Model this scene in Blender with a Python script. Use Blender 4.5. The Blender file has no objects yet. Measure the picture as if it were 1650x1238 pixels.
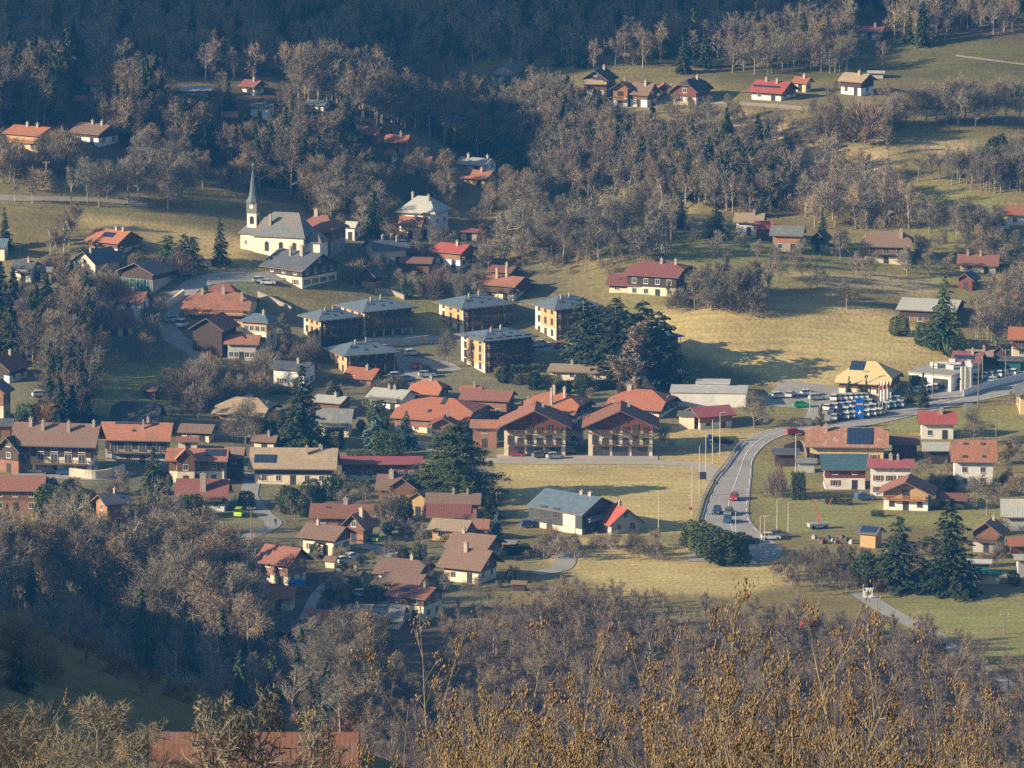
HAZE = 0.000078; DEN = False
import bpy, math, random
import numpy as np
from mathutils import Vector, Matrix
R = math.radians
S = bpy.context.scene
COL = S.collection
# ------------------------------------------------------------ camera, sky, sun, exposure
CZ = 262.0; PITCH = 10.3; FPX = 9430.0
cd = bpy.data.cameras.new('camera'); cam = bpy.data.objects.new('camera', cd); COL.objects.link(cam)
cam.location = (0, 0, CZ); cam.rotation_euler = (R(90-PITCH), 0, 0)
cd.sensor_width = 36; cd.lens = 36*FPX/1650; cd.clip_start = 1; cd.clip_end = 6000
S.camera = cam
SUN_EL = 19.5; SUN_AZ = 17.0            # azimuth: degrees from due left towards the camera
sd = Vector((-math.cos(R(SUN_AZ))*math.cos(R(SUN_EL)), -math.sin(R(SUN_AZ))*math.cos(R(SUN_EL)), math.sin(R(SUN_EL))))
W = bpy.data.worlds.new('World'); S.world = W; W.use_nodes = True
nt = W.node_tree; bg = nt.nodes['Background']
sky = nt.nodes.new('ShaderNodeTexSky'); sky.sky_type = 'NISHITA'; sky.sun_disc = False
sky.sun_elevation = R(SUN_EL); sky.sun_rotation = math.atan2(sd.x, sd.y)
nt.links.new(sky.outputs[0], bg.inputs[0]); bg.inputs[1].default_value = 0.066
sl = bpy.data.lights.new('sun', 'SUN'); sl.energy = 5.0; sl.angle = R(0.5); sl.color = (1.0, 0.81, 0.55)
so = bpy.data.objects.new('sun', sl); COL.objects.link(so)
so.rotation_euler = sd.to_track_quat('Z', 'Y').to_euler(); so.location = (-400, 0, 600)
S.view_settings.view_transform = 'Standard'; S.view_settings.look = 'None'
S.view_settings.gamma = 1; S.view_settings.exposure = 1.28
S.cycles.use_denoising = DEN
S.cycles.max_bounces = 5; S.cycles.diffuse_bounces = 2; S.cycles.volume_bounces = 1
S.cycles.transparent_max_bounces = 4; S.cycles.use_adaptive_sampling = True
S.cycles.volume_step_rate = 8

# ------------------------------------------------------------ object helpers
def tag(o, label=None, cat=None, group=None, kind=None):
    if label: o['label'] = label
    if cat: o['category'] = cat
    if group: o['group'] = group
    if kind: o['kind'] = kind
    return o
def empty(name, loc, rz=0, label=None, cat=None, group=None):
    o = bpy.data.objects.new(name, None); COL.objects.link(o)
    o.location = loc; o.rotation_euler = (0, 0, rz); o.empty_display_size = 0.5
    return tag(o, label, cat, group)
def link(name, me, parent=None, loc=(0, 0, 0), rz=0):
    o = bpy.data.objects.new(name, me); COL.objects.link(o); o.parent = parent
    o.location = loc; o.rotation_euler = (0, 0, rz); return o
def copy_tree(o, parent=None):
    c = o.copy(); COL.objects.link(c)
    c.parent = parent
    for ch in KIDS.get(o.name, ()): copy_tree(ch, c)
    return c
KIDS = {}
def note_kids(o):
    KIDS[o.name] = list(o.children)
    for c in o.children: note_kids(c)
class MB:
    def __init__(s): s.v = []; s.f = []; s.m = []
    def face(s, pts, m=0):
        n = len(s.v); s.v += [tuple(p) for p in pts]; s.f.append(tuple(range(n, n+len(pts)))); s.m.append(m)
    def poly(s, vs, fs, m=0):
        n = len(s.v); s.v += [tuple(p) for p in vs]
        for f in fs: s.f.append(tuple(n+i for i in f)); s.m.append(m)
    def box(s, x0, x1, y0, y1, z0, z1, m=0):
        s.poly([(x0,y0,z0),(x1,y0,z0),(x1,y1,z0),(x0,y1,z0),(x0,y0,z1),(x1,y0,z1),(x1,y1,z1),(x0,y1,z1)],
               [(0,3,2,1),(4,5,6,7),(0,1,5,4),(1,2,6,5),(2,3,7,6),(3,0,4,7)], m)
    def prism(s, pts, z0, z1, m=0):
        n = len(pts); s.poly([(x,y,z0) for x,y in pts]+[(x,y,z1) for x,y in pts],
            [tuple(range(n-1,-1,-1)), tuple(range(n,2*n))]+[(i,(i+1)%n,n+(i+1)%n,n+i) for i in range(n)], m)
    def extr(s, pts, axis, a0, a1, m=0):   # profile polygon (p,q) pushed along an axis 'x' or 'y'
        n = len(pts)
        if axis == 'x': V = [(a0,p,q) for p,q in pts]+[(a1,p,q) for p,q in pts]
        else: V = [(p,a0,q) for p,q in pts]+[(p,a1,q) for p,q in pts]
        s.poly(V, [tuple(range(n-1,-1,-1)), tuple(range(n,2*n))]+[(i,(i+1)%n,n+(i+1)%n,n+i) for i in range(n)], m)
    def tube(s, a, b, r0, r1, n=5, m=0, cap=False):
        a = Vector(a); b = Vector(b); d = (b-a)
        if d.length < 1e-6: return
        d.normalize(); u = d.orthogonal().normalized(); w = d.cross(u)
        V = [a+(u*math.cos(t)+w*math.sin(t))*r0 for t in [2*math.pi*i/n for i in range(n)]]
        V += [b+(u*math.cos(t)+w*math.sin(t))*r1 for t in [2*math.pi*i/n for i in range(n)]]
        F = [(i,(i+1)%n,n+(i+1)%n,n+i) for i in range(n)]
        if cap: F += [tuple(range(n,2*n)), tuple(range(n-1,-1,-1))]
        s.poly(V, F, m)
    def mesh(s, name, mats, smooth=False):
        me = bpy.data.meshes.new(name); me.from_pydata(s.v, [], s.f)
        for x in (mats if isinstance(mats, (list, tuple)) else [mats]): me.materials.append(x)
        me.polygons.foreach_set('material_index', s.m)
        if smooth: me.polygons.foreach_set('use_smooth', [True]*len(s.f))
        me.update(); return me
    def build(s, name, mats, parent=None, loc=(0,0,0), rz=0, smooth=False):
        return link(name, s.mesh(name, mats, smooth), parent, loc, rz)

# ------------------------------------------------------------ materials
MATS = {}
def mat(name, c1, c2=None, sc=1.5, rough=0.85, stretch=(1,1,1), world=False, bump=0.0, metal=0, c3=None, sc3=0.25, rnd=0.0, spec=0.3, rows=0, trans=0.0):
    if name in MATS: return MATS[name]
    m = bpy.data.materials.new(name); m.use_nodes = True; t = m.node_tree; N = t.nodes; Lk = t.links
    b = N['Principled BSDF']; b.inputs['Roughness'].default_value = rough; b.inputs['Metallic'].default_value = metal
    b.inputs['Specular IOR Level'].default_value = spec
    if c2 is None: c2 = tuple(x*0.8 for x in c1)
    if world: co = N.new('ShaderNodeNewGeometry').outputs['Position']
    else:
        co = N.new('ShaderNodeTexCoord').outputs['Object']
    oi = N.new('ShaderNodeObjectInfo')
    if not world:
        ad = N.new('ShaderNodeVectorMath'); ad.operation = 'ADD'
        ml = N.new('ShaderNodeMath'); ml.operation = 'MULTIPLY'; ml.inputs[1].default_value = 97
        Lk.new(oi.outputs['Random'], ml.inputs[0]); Lk.new(co, ad.inputs[0]); Lk.new(ml.outputs[0], ad.inputs[1]); co = ad.outputs[0]
    mp = N.new('ShaderNodeMapping'); mp.inputs['Scale'].default_value = stretch; Lk.new(co, mp.inputs[0])
    nz = N.new('ShaderNodeTexNoise'); nz.inputs['Scale'].default_value = sc; nz.inputs['Detail'].default_value = 5; Lk.new(mp.outputs[0], nz.inputs['Vector'])
    rp = N.new('ShaderNodeMapRange'); rp.inputs[1].default_value = 0.35; rp.inputs[2].default_value = 0.65; Lk.new(nz.outputs[0], rp.inputs[0])
    mx = N.new('ShaderNodeMix'); mx.data_type = 'RGBA'; mx.inputs[6].default_value = (*c1,1); mx.inputs[7].default_value = (*c2,1); Lk.new(rp.outputs[0], mx.inputs[0])
    out = mx.outputs[2]
    if c3:
        n3 = N.new('ShaderNodeTexNoise'); n3.inputs['Scale'].default_value = sc3; n3.inputs['Detail'].default_value = 6; Lk.new(co, n3.inputs['Vector'])
        r3 = N.new('ShaderNodeMapRange'); r3.inputs[1].default_value = 0.5; r3.inputs[2].default_value = 0.68; Lk.new(n3.outputs[0], r3.inputs[0])
        m3 = N.new('ShaderNodeMix'); m3.data_type = 'RGBA'; m3.inputs[7].default_value = (*c3,1); Lk.new(out, m3.inputs[6]); Lk.new(r3.outputs[0], m3.inputs[0]); out = m3.outputs[2]
    if rows:
        sx = N.new('ShaderNodeSeparateXYZ'); tc = N.new('ShaderNodeTexCoord'); Lk.new(tc.outputs['Object'], sx.inputs[0])
        mm = N.new('ShaderNodeMath'); mm.operation = 'MULTIPLY'; mm.inputs[1].default_value = rows; Lk.new(sx.outputs[2 if rows > 0 else 0], mm.inputs[0])
        fr = N.new('ShaderNodeMath'); fr.operation = 'FRACT'; Lk.new(mm.outputs[0], fr.inputs[0])
        gt = N.new('ShaderNodeMath'); gt.operation = 'LESS_THAN'; gt.inputs[1].default_value = 0.22; Lk.new(fr.outputs[0], gt.inputs[0])
        sc_ = N.new('ShaderNodeMath'); sc_.operation = 'MULTIPLY'; sc_.inputs[1].default_value = 0.35; Lk.new(gt.outputs[0], sc_.inputs[0])
        m4 = N.new('ShaderNodeMix'); m4.data_type = 'RGBA'; m4.inputs[7].default_value = tuple(x*0.35 for x in c1)+(1,); Lk.new(out, m4.inputs[6]); Lk.new(sc_.outputs[0], m4.inputs[0]); out = m4.outputs[2]
    if rnd:
        hs = N.new('ShaderNodeHueSaturation'); rr = N.new('ShaderNodeMapRange'); rr.inputs[3].default_value = 1-rnd; rr.inputs[4].default_value = 1+rnd
        Lk.new(oi.outputs['Random'], rr.inputs[0]); Lk.new(rr.outputs[0], hs.inputs['Value']); Lk.new(out, hs.inputs['Color']); out = hs.outputs[0]
    Lk.new(out, b.inputs['Base Color'])
    if bump:
        bp = N.new('ShaderNodeBump'); bp.inputs['Strength'].default_value = bump; bp.inputs['Distance'].default_value = 0.1
        Lk.new(nz.outputs[0], bp.inputs['Height']); Lk.new(bp.outputs[0], b.inputs['Normal'])
    MATS[name] = m; return m
def rf(n, c, c2, c3, rows=3.2): return mat('roof_'+n, c, c2, sc=2.2, c3=c3, sc3=0.45, bump=0.5, rough=0.8, rows=rows, rnd=0.12)
RF = {
 'orange': rf('orange', (.37,.135,.07), (.28,.105,.055), (.25,.12,.075)),
 'terra': rf('terra', (.34,.15,.085), (.24,.10,.06), (.20,.11,.07)),
 'brown': rf('brown', (.20,.125,.09), (.15,.095,.07), (.17,.12,.09)),
 'redbrown': rf('redbrown', (.24,.10,.07), (.18,.08,.058), (.18,.10,.07)),
 'rust': mat('roof_corrugated_rust', (.20,.09,.06), (.15,.07,.05), sc=1.5, c3=(.17,.11,.085), sc3=.5, rows=-2.5),
 'red': rf('red', (.32,.07,.055), (.26,.06,.048), (.29,.09,.07), rows=-2),
 'maroon': rf('maroon', (.20,.07,.06), (.155,.06,.052), (.17,.08,.065), rows=-2),
 'magenta': rf('magenta', (.28,.075,.085), (.23,.065,.075), (.25,.09,.09), rows=-2),
 'tan': rf('tan', (.30,.235,.16), (.23,.18,.125), (.33,.24,.13)),
 'mottled': mat('roof_mottled', (.40,.16,.09), (.17,.11,.075), sc=2.8, c3=(.34,.25,.17), sc3=0.8, bump=0.5, rnd=.05),
 'grey': rf('grey', (.17,.18,.18), (.13,.14,.145), (.2,.2,.18), rows=-2),
 'pale': rf('pale', (.36,.36,.33), (.29,.30,.28), (.38,.36,.29), rows=-2),
 'slate': rf('slate', (.085,.095,.115), (.065,.075,.09), (.11,.115,.12), rows=3),
 'zinc': mat('roof_zinc', (.12,.165,.20), (.09,.13,.165), sc=.8, rough=.45, rnd=.1, rows=-1.6, spec=.5),
 'churchroof': mat('roof_church', (.155,.165,.17), (.125,.135,.14), sc=1.5, c3=(.20,.16,.125), sc3=.16, bump=.3),
 'teal': mat('roof_teal', (.06,.12,.145), (.045,.09,.11), sc=2, rows=2.2, rough=.5),
 'yellow': rf('yellow', (.50,.40,.20), (.42,.33,.16), (.46,.36,.18)),
 'black': rf('black', (.055,.05,.055), (.04,.04,.045), (.07,.06,.06)),
 'white': mat('roof_white', (.42,.42,.40), (.34,.34,.33), sc=.6),
 'green': mat('roof_green', (.05,.22,.13), (.04,.17,.11), sc=1),
}
WL = {
 'cream': mat('wall_cream', (.68,.59,.43), (.61,.52,.37), sc=.7, c3=(.5,.44,.34), sc3=.5, rnd=.07),
 'white': mat('wall_white', (.70,.68,.63), (.62,.60,.56), sc=.6, c3=(.54,.52,.48), sc3=.5, rnd=.06),
 'yellow': mat('wall_yellow', (.66,.47,.23), (.58,.41,.20), sc=.7, c3=(.48,.36,.22), sc3=.5),
 'stone': mat('wall_stone', (.34,.29,.24), (.22,.19,.16), sc=2.5, bump=.5),
 'grey': mat('wall_grey', (.36,.35,.33), (.29,.29,.28), sc=.8, rnd=.08),
 'timber': mat('wall_timber', (.17,.085,.045), (.10,.05,.028), sc=2, stretch=(3,3,.4), rnd=.15),
 'darktimber': mat('wall_dark_timber', (.065,.042,.034), (.042,.03,.026), sc=2, stretch=(3,3,.4), rnd=.1),
 'orangetimber': mat('wall_orange_timber', (.33,.17,.075), (.25,.12,.055), sc=2, stretch=(.4,.4,3), rnd=.1),
 'larch': mat('wall_larch', (.42,.285,.145), (.34,.225,.115), sc=2, stretch=(.5,.5,3)),
 'maroon': mat('wall_maroon', (.16,.05,.035), (.11,.035,.03), sc=2, stretch=(3,3,.4)),
 'aptfront': mat('wall_brown_boards', (.27,.19,.14), (.20,.14,.105), sc=2, stretch=(3,3,.4)),
 'brick': mat('wall_redbrown', (.25,.13,.085), (.19,.10,.065), sc=1),
 'anthracite': mat('wall_anthracite', (.055,.065,.07), (.035,.04,.045), sc=3, stretch=(4,4,.1)),
 'greenglass': mat('wall_green_glass', (.02,.13,.105), (.03,.09,.085), sc=.5, rough=.25, stretch=(2,2,.5)),
}
GLASS = mat('window_glass', (.030,.038,.046), (.05,.058,.065), sc=.4, rough=.12, spec=.6)
FRM = {'w': mat('frame_white', (.62,.60,.55), sc=2), 'b': mat('frame_brown', (.13,.07,.04), sc=2)}
SHUT = {'r': mat('shutter_red', (.22,.05,.035), sc=2), 'b': mat('shutter_brown', (.19,.09,.045), sc=2)}
RAILM = {'b': mat('rail_brown', (.125,.08,.052), (.09,.058,.04), sc=3, rnd=.1), 'o': mat('rail_orange', (.40,.19,.07), (.3,.14,.05), sc=3), 'g': mat('rail_grey', (.2,.21,.22), sc=2)}
CHIM = mat('chimney_render', (.36,.31,.25), (.27,.23,.19), sc=2, rnd=.15)
METAL = mat('metal_galvanised', (.42,.43,.43), (.35,.36,.36), sc=4, rough=.5, metal=.3)
PANEL = mat('solar_glass', (.018,.03,.06), (.03,.045,.08), sc=2, rough=.2, spec=.6, rows=-1)
CONC = mat('concrete', (.42,.40,.36), (.33,.315,.285), sc=1, bump=.2)
BARK = mat('bark', (.29,.25,.205), (.19,.165,.135), sc=3, world=True, rnd=.25)
# ------------------------------------------------------------ terrain
_py = np.arange(-200, 3200, 2.0)
_pz = np.interp(_py, [-200,0,50,520,970,1350,1420,1520,1610,1670,1740,1850,2000,2400,3200],
                     [262,260,243,132,0,0,5,22,43,53,68,110,200,460,700])
_g = np.exp(-0.5*(np.arange(-30,31)*2.0/14)**2); _g /= _g.sum()
_pz = np.convolve(np.pad(_pz, 30, mode='edge'), _g, mode='valid')
def sst(a, b, x):
    t = np.clip((x-a)/(b-a), 0, 1); return t*t*(3-2*t)
def gb(x, y, cx, cy, sx, sy): return np.exp(-0.5*(((x-cx)/sx)**2+((y-cy)/sy)**2))
def gully(x, y, x0, y0, x1, y1, w):
    dx, dy = x1-x0, y1-y0; L = dx*dx+dy*dy
    t = np.clip(((x-x0)*dx+(y-y0)*dy)/L, 0, 1)
    d = np.hypot(x-x0-t*dx, y-y0-t*dy); return np.exp(-0.5*(d/w)**2)
def tz(x, y):
    x = np.asarray(x, float); y = np.asarray(y, float)
    z = np.interp(y, _py, _pz)
    up = sst(1400, 1520, y)
    z = z + up*0.13*np.maximum(0, -x-5)**1.03
    z = z + 8*gb(x, y, 48, 1490, 34, 30) + 4.5*gb(x, y, 105, 1600, 40, 22)
    z = z - 13*gully(x, y, -28, 1650, 25, 1572, 14)*sst(1540,1570,y) - 6*gully(x, y, 25, 1572, 75, 1560, 14)
    z = z + 4*gb(x, y, -72, 1470, 30, 30) + 6*gb(x, y, -118, 1385, 30, 55)
    z = z + 1.2*np.sin(x*0.045+1.3)*np.sin(y*0.038)*sst(1380,1480,y) + 0.35*np.sin(x*0.13)*np.sin(y*0.1+1)*sst(1400,1480,y)
    m = sst(1464, 1685, y)*np.exp(-0.5*((x+470)/95)**2); z = z + 620*m + 57*gb(x, y, -192, 1060, 45, 85)  # unseen mountain and hill off left, added to shade top forest and near wood
    z = z + 22*np.exp(-0.5*((x+330)/70)**2)*sst(900,1200,y)
    # near spur, lower left
    sp = 262-166.5 - 0.375*(x+65.6) - np.where(y < 750, 0.15*(y-750), 0) - np.where(y > 735, 0.5*(y-735)+0.0*y, 0)
    sp = np.where(x < -75, sp+0.3*(x+75), sp)
    z = np.maximum(z, np.where((y > 380) & (y < 1100), sp, -99))
    z = z + 25*gb(x, y, -150, 640, 30, 90)
    return z
_cp, _spn = math.cos(R(PITCH)), math.sin(R(PITCH))
def ray(px, py):
    a = (px-825)/FPX; b = (619-py)/FPX
    return a, b*_spn+_cp, b*_cp-_spn          # world x, y, z per unit of depth
def G(px, py, y0=1000.0):
    dx, dy, dz = ray(px, py)
    Y = np.arange(y0, 2600, 2.0); t = Y/dy
    h = CZ+dz*t - tz(dx*t, Y)
    i = int(np.argmax(h < 0))
    if h[i] >= 0: i = len(Y)-1
    if i == 0: return Vector((dx*t[0], Y[0], float(tz(dx*t[0], Y[0]))))
    k = h[i-1]/(h[i-1]-h[i]); Yk = Y[i-1]+2*k; tt = Yk/dy
    x = dx*tt; return Vector((x, Yk, float(tz(x, Yk))))
def proj(P):
    X, Yw, Z = P[0], P[1], P[2]-CZ
    d = Yw*_cp - Z*_spn; u = Yw*_spn + Z*_cp
    return 825+FPX*X/d, 619-FPX*u/d
def pxm(P): return FPX/((P[1])*_cp-(P[2]-CZ)*_spn)
def sindep(P): return (CZ-P[2])/math.hypot(P[1], CZ-P[2])
def inpoly(px, py, poly):
    px = np.asarray(px, float); py = np.asarray(py, float); r = np.zeros(px.shape, bool); n = len(poly)
    for i in range(n):
        x1, y1 = poly[i]; x2, y2 = poly[(i+1) % n]
        if y1 == y2: continue
        r ^= ((y1 > py) != (y2 > py)) & (px < (x2-x1)*(py-y1)/(y2-y1)+x1)
    return r

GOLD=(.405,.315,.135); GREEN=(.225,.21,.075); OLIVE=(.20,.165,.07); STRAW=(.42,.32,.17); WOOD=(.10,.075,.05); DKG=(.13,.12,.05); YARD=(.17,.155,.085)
COVER = [
 (OLIVE, [(-900,-400),(2600,-400),(2600,1500),(-900,1500)]),
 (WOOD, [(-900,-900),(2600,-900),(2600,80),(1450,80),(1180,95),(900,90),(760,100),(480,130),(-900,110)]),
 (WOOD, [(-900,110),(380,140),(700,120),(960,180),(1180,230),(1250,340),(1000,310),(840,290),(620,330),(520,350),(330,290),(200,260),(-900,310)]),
 (YARD, [(-900,430),(300,440),(300,640),(200,700),(-900,1000)]),
 (YARD, [(100,400),(700,370),(900,440),(1000,600),(1000,740),(800,740),(800,1000),(100,1000)]),
 (OLIVE, [(0,290),(300,300),(420,350),(440,440),(250,430),(120,400),(0,390)]),
 (GOLD, [(120,345),(300,365),(400,385),(400,430),(300,425),(230,390),(140,372)]),
 (STRAW, [(1170,170),(1260,200),(1340,240),(1440,285),(1390,290),(1250,250),(1160,200)]),
 (GREEN, [(960,330),(1080,350),(1250,370),(1450,400),(1550,440),(1500,470),(1300,470),(1100,430),(960,420)]),
 (GREEN, [(1400,290),(1650,310),(1700,420),(1500,400),(1430,330)]),
 (OLIVE, [(1430,60),(1700,70),(1700,330),(1440,300),(1440,180)]),
 (DKG, [(1150,60),(1720,60),(1720,135),(1430,125),(1150,130)]),  # upper right meadow: its dim shade is put into the cover colour
 (STRAW, [(1340,240),(1420,240),(1450,285),(1380,292)]),
 (STRAW, [(1490,225),(1570,225),(1560,255),(1480,250)]),
 (STRAW, [(1210,440),(1400,440),(1520,450),(1500,480),(1330,460)]),
 (GOLD, [(1040,500),(1200,480),(1330,470),(1420,500),(1560,560),(1560,595),(1420,605),(1340,625),(1090,620),(1050,560)]),
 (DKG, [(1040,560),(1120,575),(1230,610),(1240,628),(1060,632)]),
 (GREEN, [(870,565),(930,565),(930,590),(870,590)]),
 (GREEN, [(640,440),(700,450),(760,520),(700,540),(600,480)]),
 (OLIVE, [(420,460),(560,460),(560,490),(480,500),(420,480)]),
 (GREEN, [(150,560),(300,590),(320,640),(240,700),(140,660)]),
 (GOLD, [(795,745),(1060,742),(1180,750),(1140,800),(1115,858),(1035,862),(960,860),(840,830),(795,800)]),
 (GOLD, [(1060,690),(1240,690),(1200,735),(1180,760),(1060,735)]),
 (GOLD, [(900,865),(1110,880),(1250,880),(1300,930),(1200,960),(1000,960),(880,905)]),
 (GREEN, [(1240,790),(1420,815),(1650,800),(1700,850),(1500,850),(1370,840),(1290,860),(1230,850)]),
 (GREEN, [(1215,740),(1300,745),(1300,790),(1240,800),(1215,860)]),
 (OLIVE, [(1380,700),(1500,650),(1700,620),(1700,800),(1450,800)]),
 (GREEN, [(1400,690),(1480,660),(1700,650),(1700,700),(1420,720)]),
 (GREEN, [(1390,960),(1720,955),(1720,1060),(1540,1060),(1460,1000)]),
 (GREEN, [(1660,600),(1640,560),(1700,500),(1720,700)]),
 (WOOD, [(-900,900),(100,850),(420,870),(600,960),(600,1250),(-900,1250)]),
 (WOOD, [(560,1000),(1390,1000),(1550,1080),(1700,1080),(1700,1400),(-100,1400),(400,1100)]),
]
def build_ground():
    ys = np.concatenate([np.arange(-60,380,10), np.arange(380,1000,6), np.arange(1000,1800,2.2), np.arange(1800,2500,12)])
    xr = np.arange(-176,177,1.9); xs = np.concatenate([np.arange(-900,-176,9), xr, np.arange(182,620,12)])
    X, Y = np.meshgrid(xs, ys); Z = tz(X, Y)
    d = Y*_cp-(Z-CZ)*_spn; d = np.where(d < 1, 1, d)
    PX = 825+FPX*X/d; PY = 619-FPX*(Y*_spn+(Z-CZ)*_cp)/d
    rng = np.random.RandomState(3)
    PX = PX+rng.normal(0, 4, PX.shape); PY = PY+rng.normal(0, 1.6, PY.shape)
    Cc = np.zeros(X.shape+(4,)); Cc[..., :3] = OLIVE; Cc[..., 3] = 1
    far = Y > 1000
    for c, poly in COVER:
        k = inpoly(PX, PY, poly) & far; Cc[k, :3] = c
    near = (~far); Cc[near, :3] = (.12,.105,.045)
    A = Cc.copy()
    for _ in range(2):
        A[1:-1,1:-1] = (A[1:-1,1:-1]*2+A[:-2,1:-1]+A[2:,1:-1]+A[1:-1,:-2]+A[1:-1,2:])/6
    ny, nx = X.shape
    me = bpy.data.meshes.new('ground')
    me.vertices.add(nx*ny); me.vertices.foreach_set('co', np.stack([X,Y,Z],-1).ravel().astype(np.float32))
    i = (np.arange(ny-1)[:,None]*nx+np.arange(nx-1)[None]).ravel()
    q = np.stack([i,i+1,i+nx+1,i+nx],-1).ravel().astype(np.int32)
    me.loops.add(len(q)); me.loops.foreach_set('vertex_index', q)
    me.polygons.add(len(i)); me.polygons.foreach_set('loop_start', (np.arange(len(i))*4).astype(np.int32))
    me.polygons.foreach_set('use_smooth', np.ones(len(i), bool))
    me.update()
    at = me.color_attributes.new('cover', 'FLOAT_COLOR', 'POINT'); at.data.foreach_set('color', A.ravel().astype(np.float32))
    m = bpy.data.materials.new('meadow_and_soil'); m.use_nodes = True; N = m.node_tree.nodes; Lk = m.node_tree.links
    b = N['Principled BSDF']; b.inputs['Roughness'].default_value = .95; b.inputs['Specular IOR Level'].default_value = .1
    a = N.new('ShaderNodeAttribute'); a.attribute_name = 'cover'
    g = N.new('ShaderNodeNewGeometry').outputs['Position']
    def noise(sc, lo, hi, f0, f1, det=6, st=(1,1,1)):
        mp = N.new('ShaderNodeMapping'); mp.inputs['Scale'].default_value = st; Lk.new(g, mp.inputs[0])
        n = N.new('ShaderNodeTexNoise'); n.inputs['Scale'].default_value = sc; n.inputs['Detail'].default_value = det; Lk.new(mp.outputs[0], n.inputs['Vector'])
        r = N.new('ShaderNodeMapRange'); r.inputs[1].default_value = lo; r.inputs[2].default_value = hi; r.inputs[3].default_value = f0; r.inputs[4].default_value = f1
        Lk.new(n.outputs[0], r.inputs[0]); return r.outputs[0], n.outputs[0]
    n1, _ = noise(.05, .35, .65, .8, 1.18, 8); n2, h2 = noise(1.1,   .3, .7, .78, 1.2, 10, (1,.55,1)); n3, _ = noise(.05, .45, .7, 0, .4)
    n4, _ = noise(1.0, .35, .65, .86, 1.12, 4, (.05,.9,.9)); m0 = N.new('ShaderNodeMath'); m0.operation = 'MULTIPLY'; Lk.new(n1, m0.inputs[0]); Lk.new(n4, m0.inputs[1])
    mu = N.new('ShaderNodeMath'); mu.operation = 'MULTIPLY'; Lk.new(m0.outputs[0], mu.inputs[0]); Lk.new(n2, mu.inputs[1])
    mg = N.new('ShaderNodeMix'); mg.data_type = 'RGBA'; mg.blend_type = 'MULTIPLY'; mg.inputs[7].default_value = (.62,.82,.72,1); Lk.new(n3, mg.inputs[0]); Lk.new(a.outputs['Color'], mg.inputs[6])
    hs = N.new('ShaderNodeHueSaturation'); Lk.new(mg.outputs[2], hs.inputs['Color']); Lk.new(mu.outputs[0], hs.inputs['Value'])
    Lk.new(hs.outputs[0], b.inputs['Base Color'])
    bp = N.new('ShaderNodeBump'); bp.inputs['Strength'].default_value = .35; bp.inputs['Distance'].default_value = .3; Lk.new(h2, bp.inputs['Height']); Lk.new(bp.outputs[0], b.inputs['Normal'])
    me.materials.append(m)
    tag(link('ground', me), 'meadows and woodland floor of the valley and hillside', 'ground', kind='structure')
build_ground()

# ------------------------------------------------------------ roads
ASPH = mat('asphalt', (.30,.29,.27), (.25,.24,.225), sc=.8, world=True, c3=(.22,.215,.20), sc3=.12)
GRAV = mat('gravel', (.33,.28,.21), (.26,.22,.17), sc=.8, world=True)
PAINT = mat('road_paint', (.75,.74,.70), (.6,.6,.57), sc=1.5, world=True)
def resample(pts, n):
    P = np.array(pts, float); d = np.r_[0, np.cumsum(np.hypot(*np.diff(P, axis=0).T))]
    t = np.linspace(0, d[-1], n); return np.stack([np.interp(t, d, P[:,0]), np.interp(t, d, P[:,1])], -1)
def catmull(pts, n):
    P = [np.array(p, float) for p in pts]; P = [2*P[0]-P[1]]+P+[2*P[-1]-P[-2]]; out = []
    for i in range(1, len(P)-2):
        for k in range(8):
            t = k/8; out.append(.5*((2*P[i])+(P[i+1]-P[i-1])*t+(2*P[i-1]-5*P[i]+4*P[i+1]-P[i+2])*t*t+(3*P[i]-P[i-1]-3*P[i+1]+P[i+2])*t**3))
    out.append(P[-2]); return resample(out, n)
def strip(mb, A, B, off, m=0, nc=4):        # A,B lists of world xy; drape with nc columns
    n = len(A)
    base = len(mb.v)
    for i in range(n):
        for k in range(nc+1):
            f = k/nc; x = A[i][0]*(1-f)+B[i][0]*f; y = A[i][1]*(1-f)+B[i][1]*f
            mb.v.append((x, y, float(tz(x, y))+off))
    for i in range(n-1):
        for k in range(nc):
            a = base+i*(nc+1)+k; mb.f.append((a, a+1, a+nc+2, a+nc+1)); mb.m.append(m)
def wpts(pts, n): return [G(x, y) for x, y in catmull(pts, n)]
def offs(P, w0, w1=None):
    P = np.array([(p[0], p[1]) for p in P]); T = np.gradient(P, axis=0); T /= np.linalg.norm(T, axis=1)[:,None]+1e-9
    Nn = np.stack([-T[:,1], T[:,0]], -1); w = np.linspace(w0, w0 if w1 is None else w1, len(P))[:,None]
    return P+Nn*w
def road(name, pts, w, label, m=ASPH, off=.09, n=None, w1=None, lines=None):
    n = n or max(12, len(pts)*8); P = wpts(pts, n); w1 = w1 or w; mb = MB()
    strip(mb, offs(P, w/2, w1/2), offs(P, -w/2, -w1/2), off)
    o = mb.build(name, m); tag(o, label, 'road', kind='structure')
    return P
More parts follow.
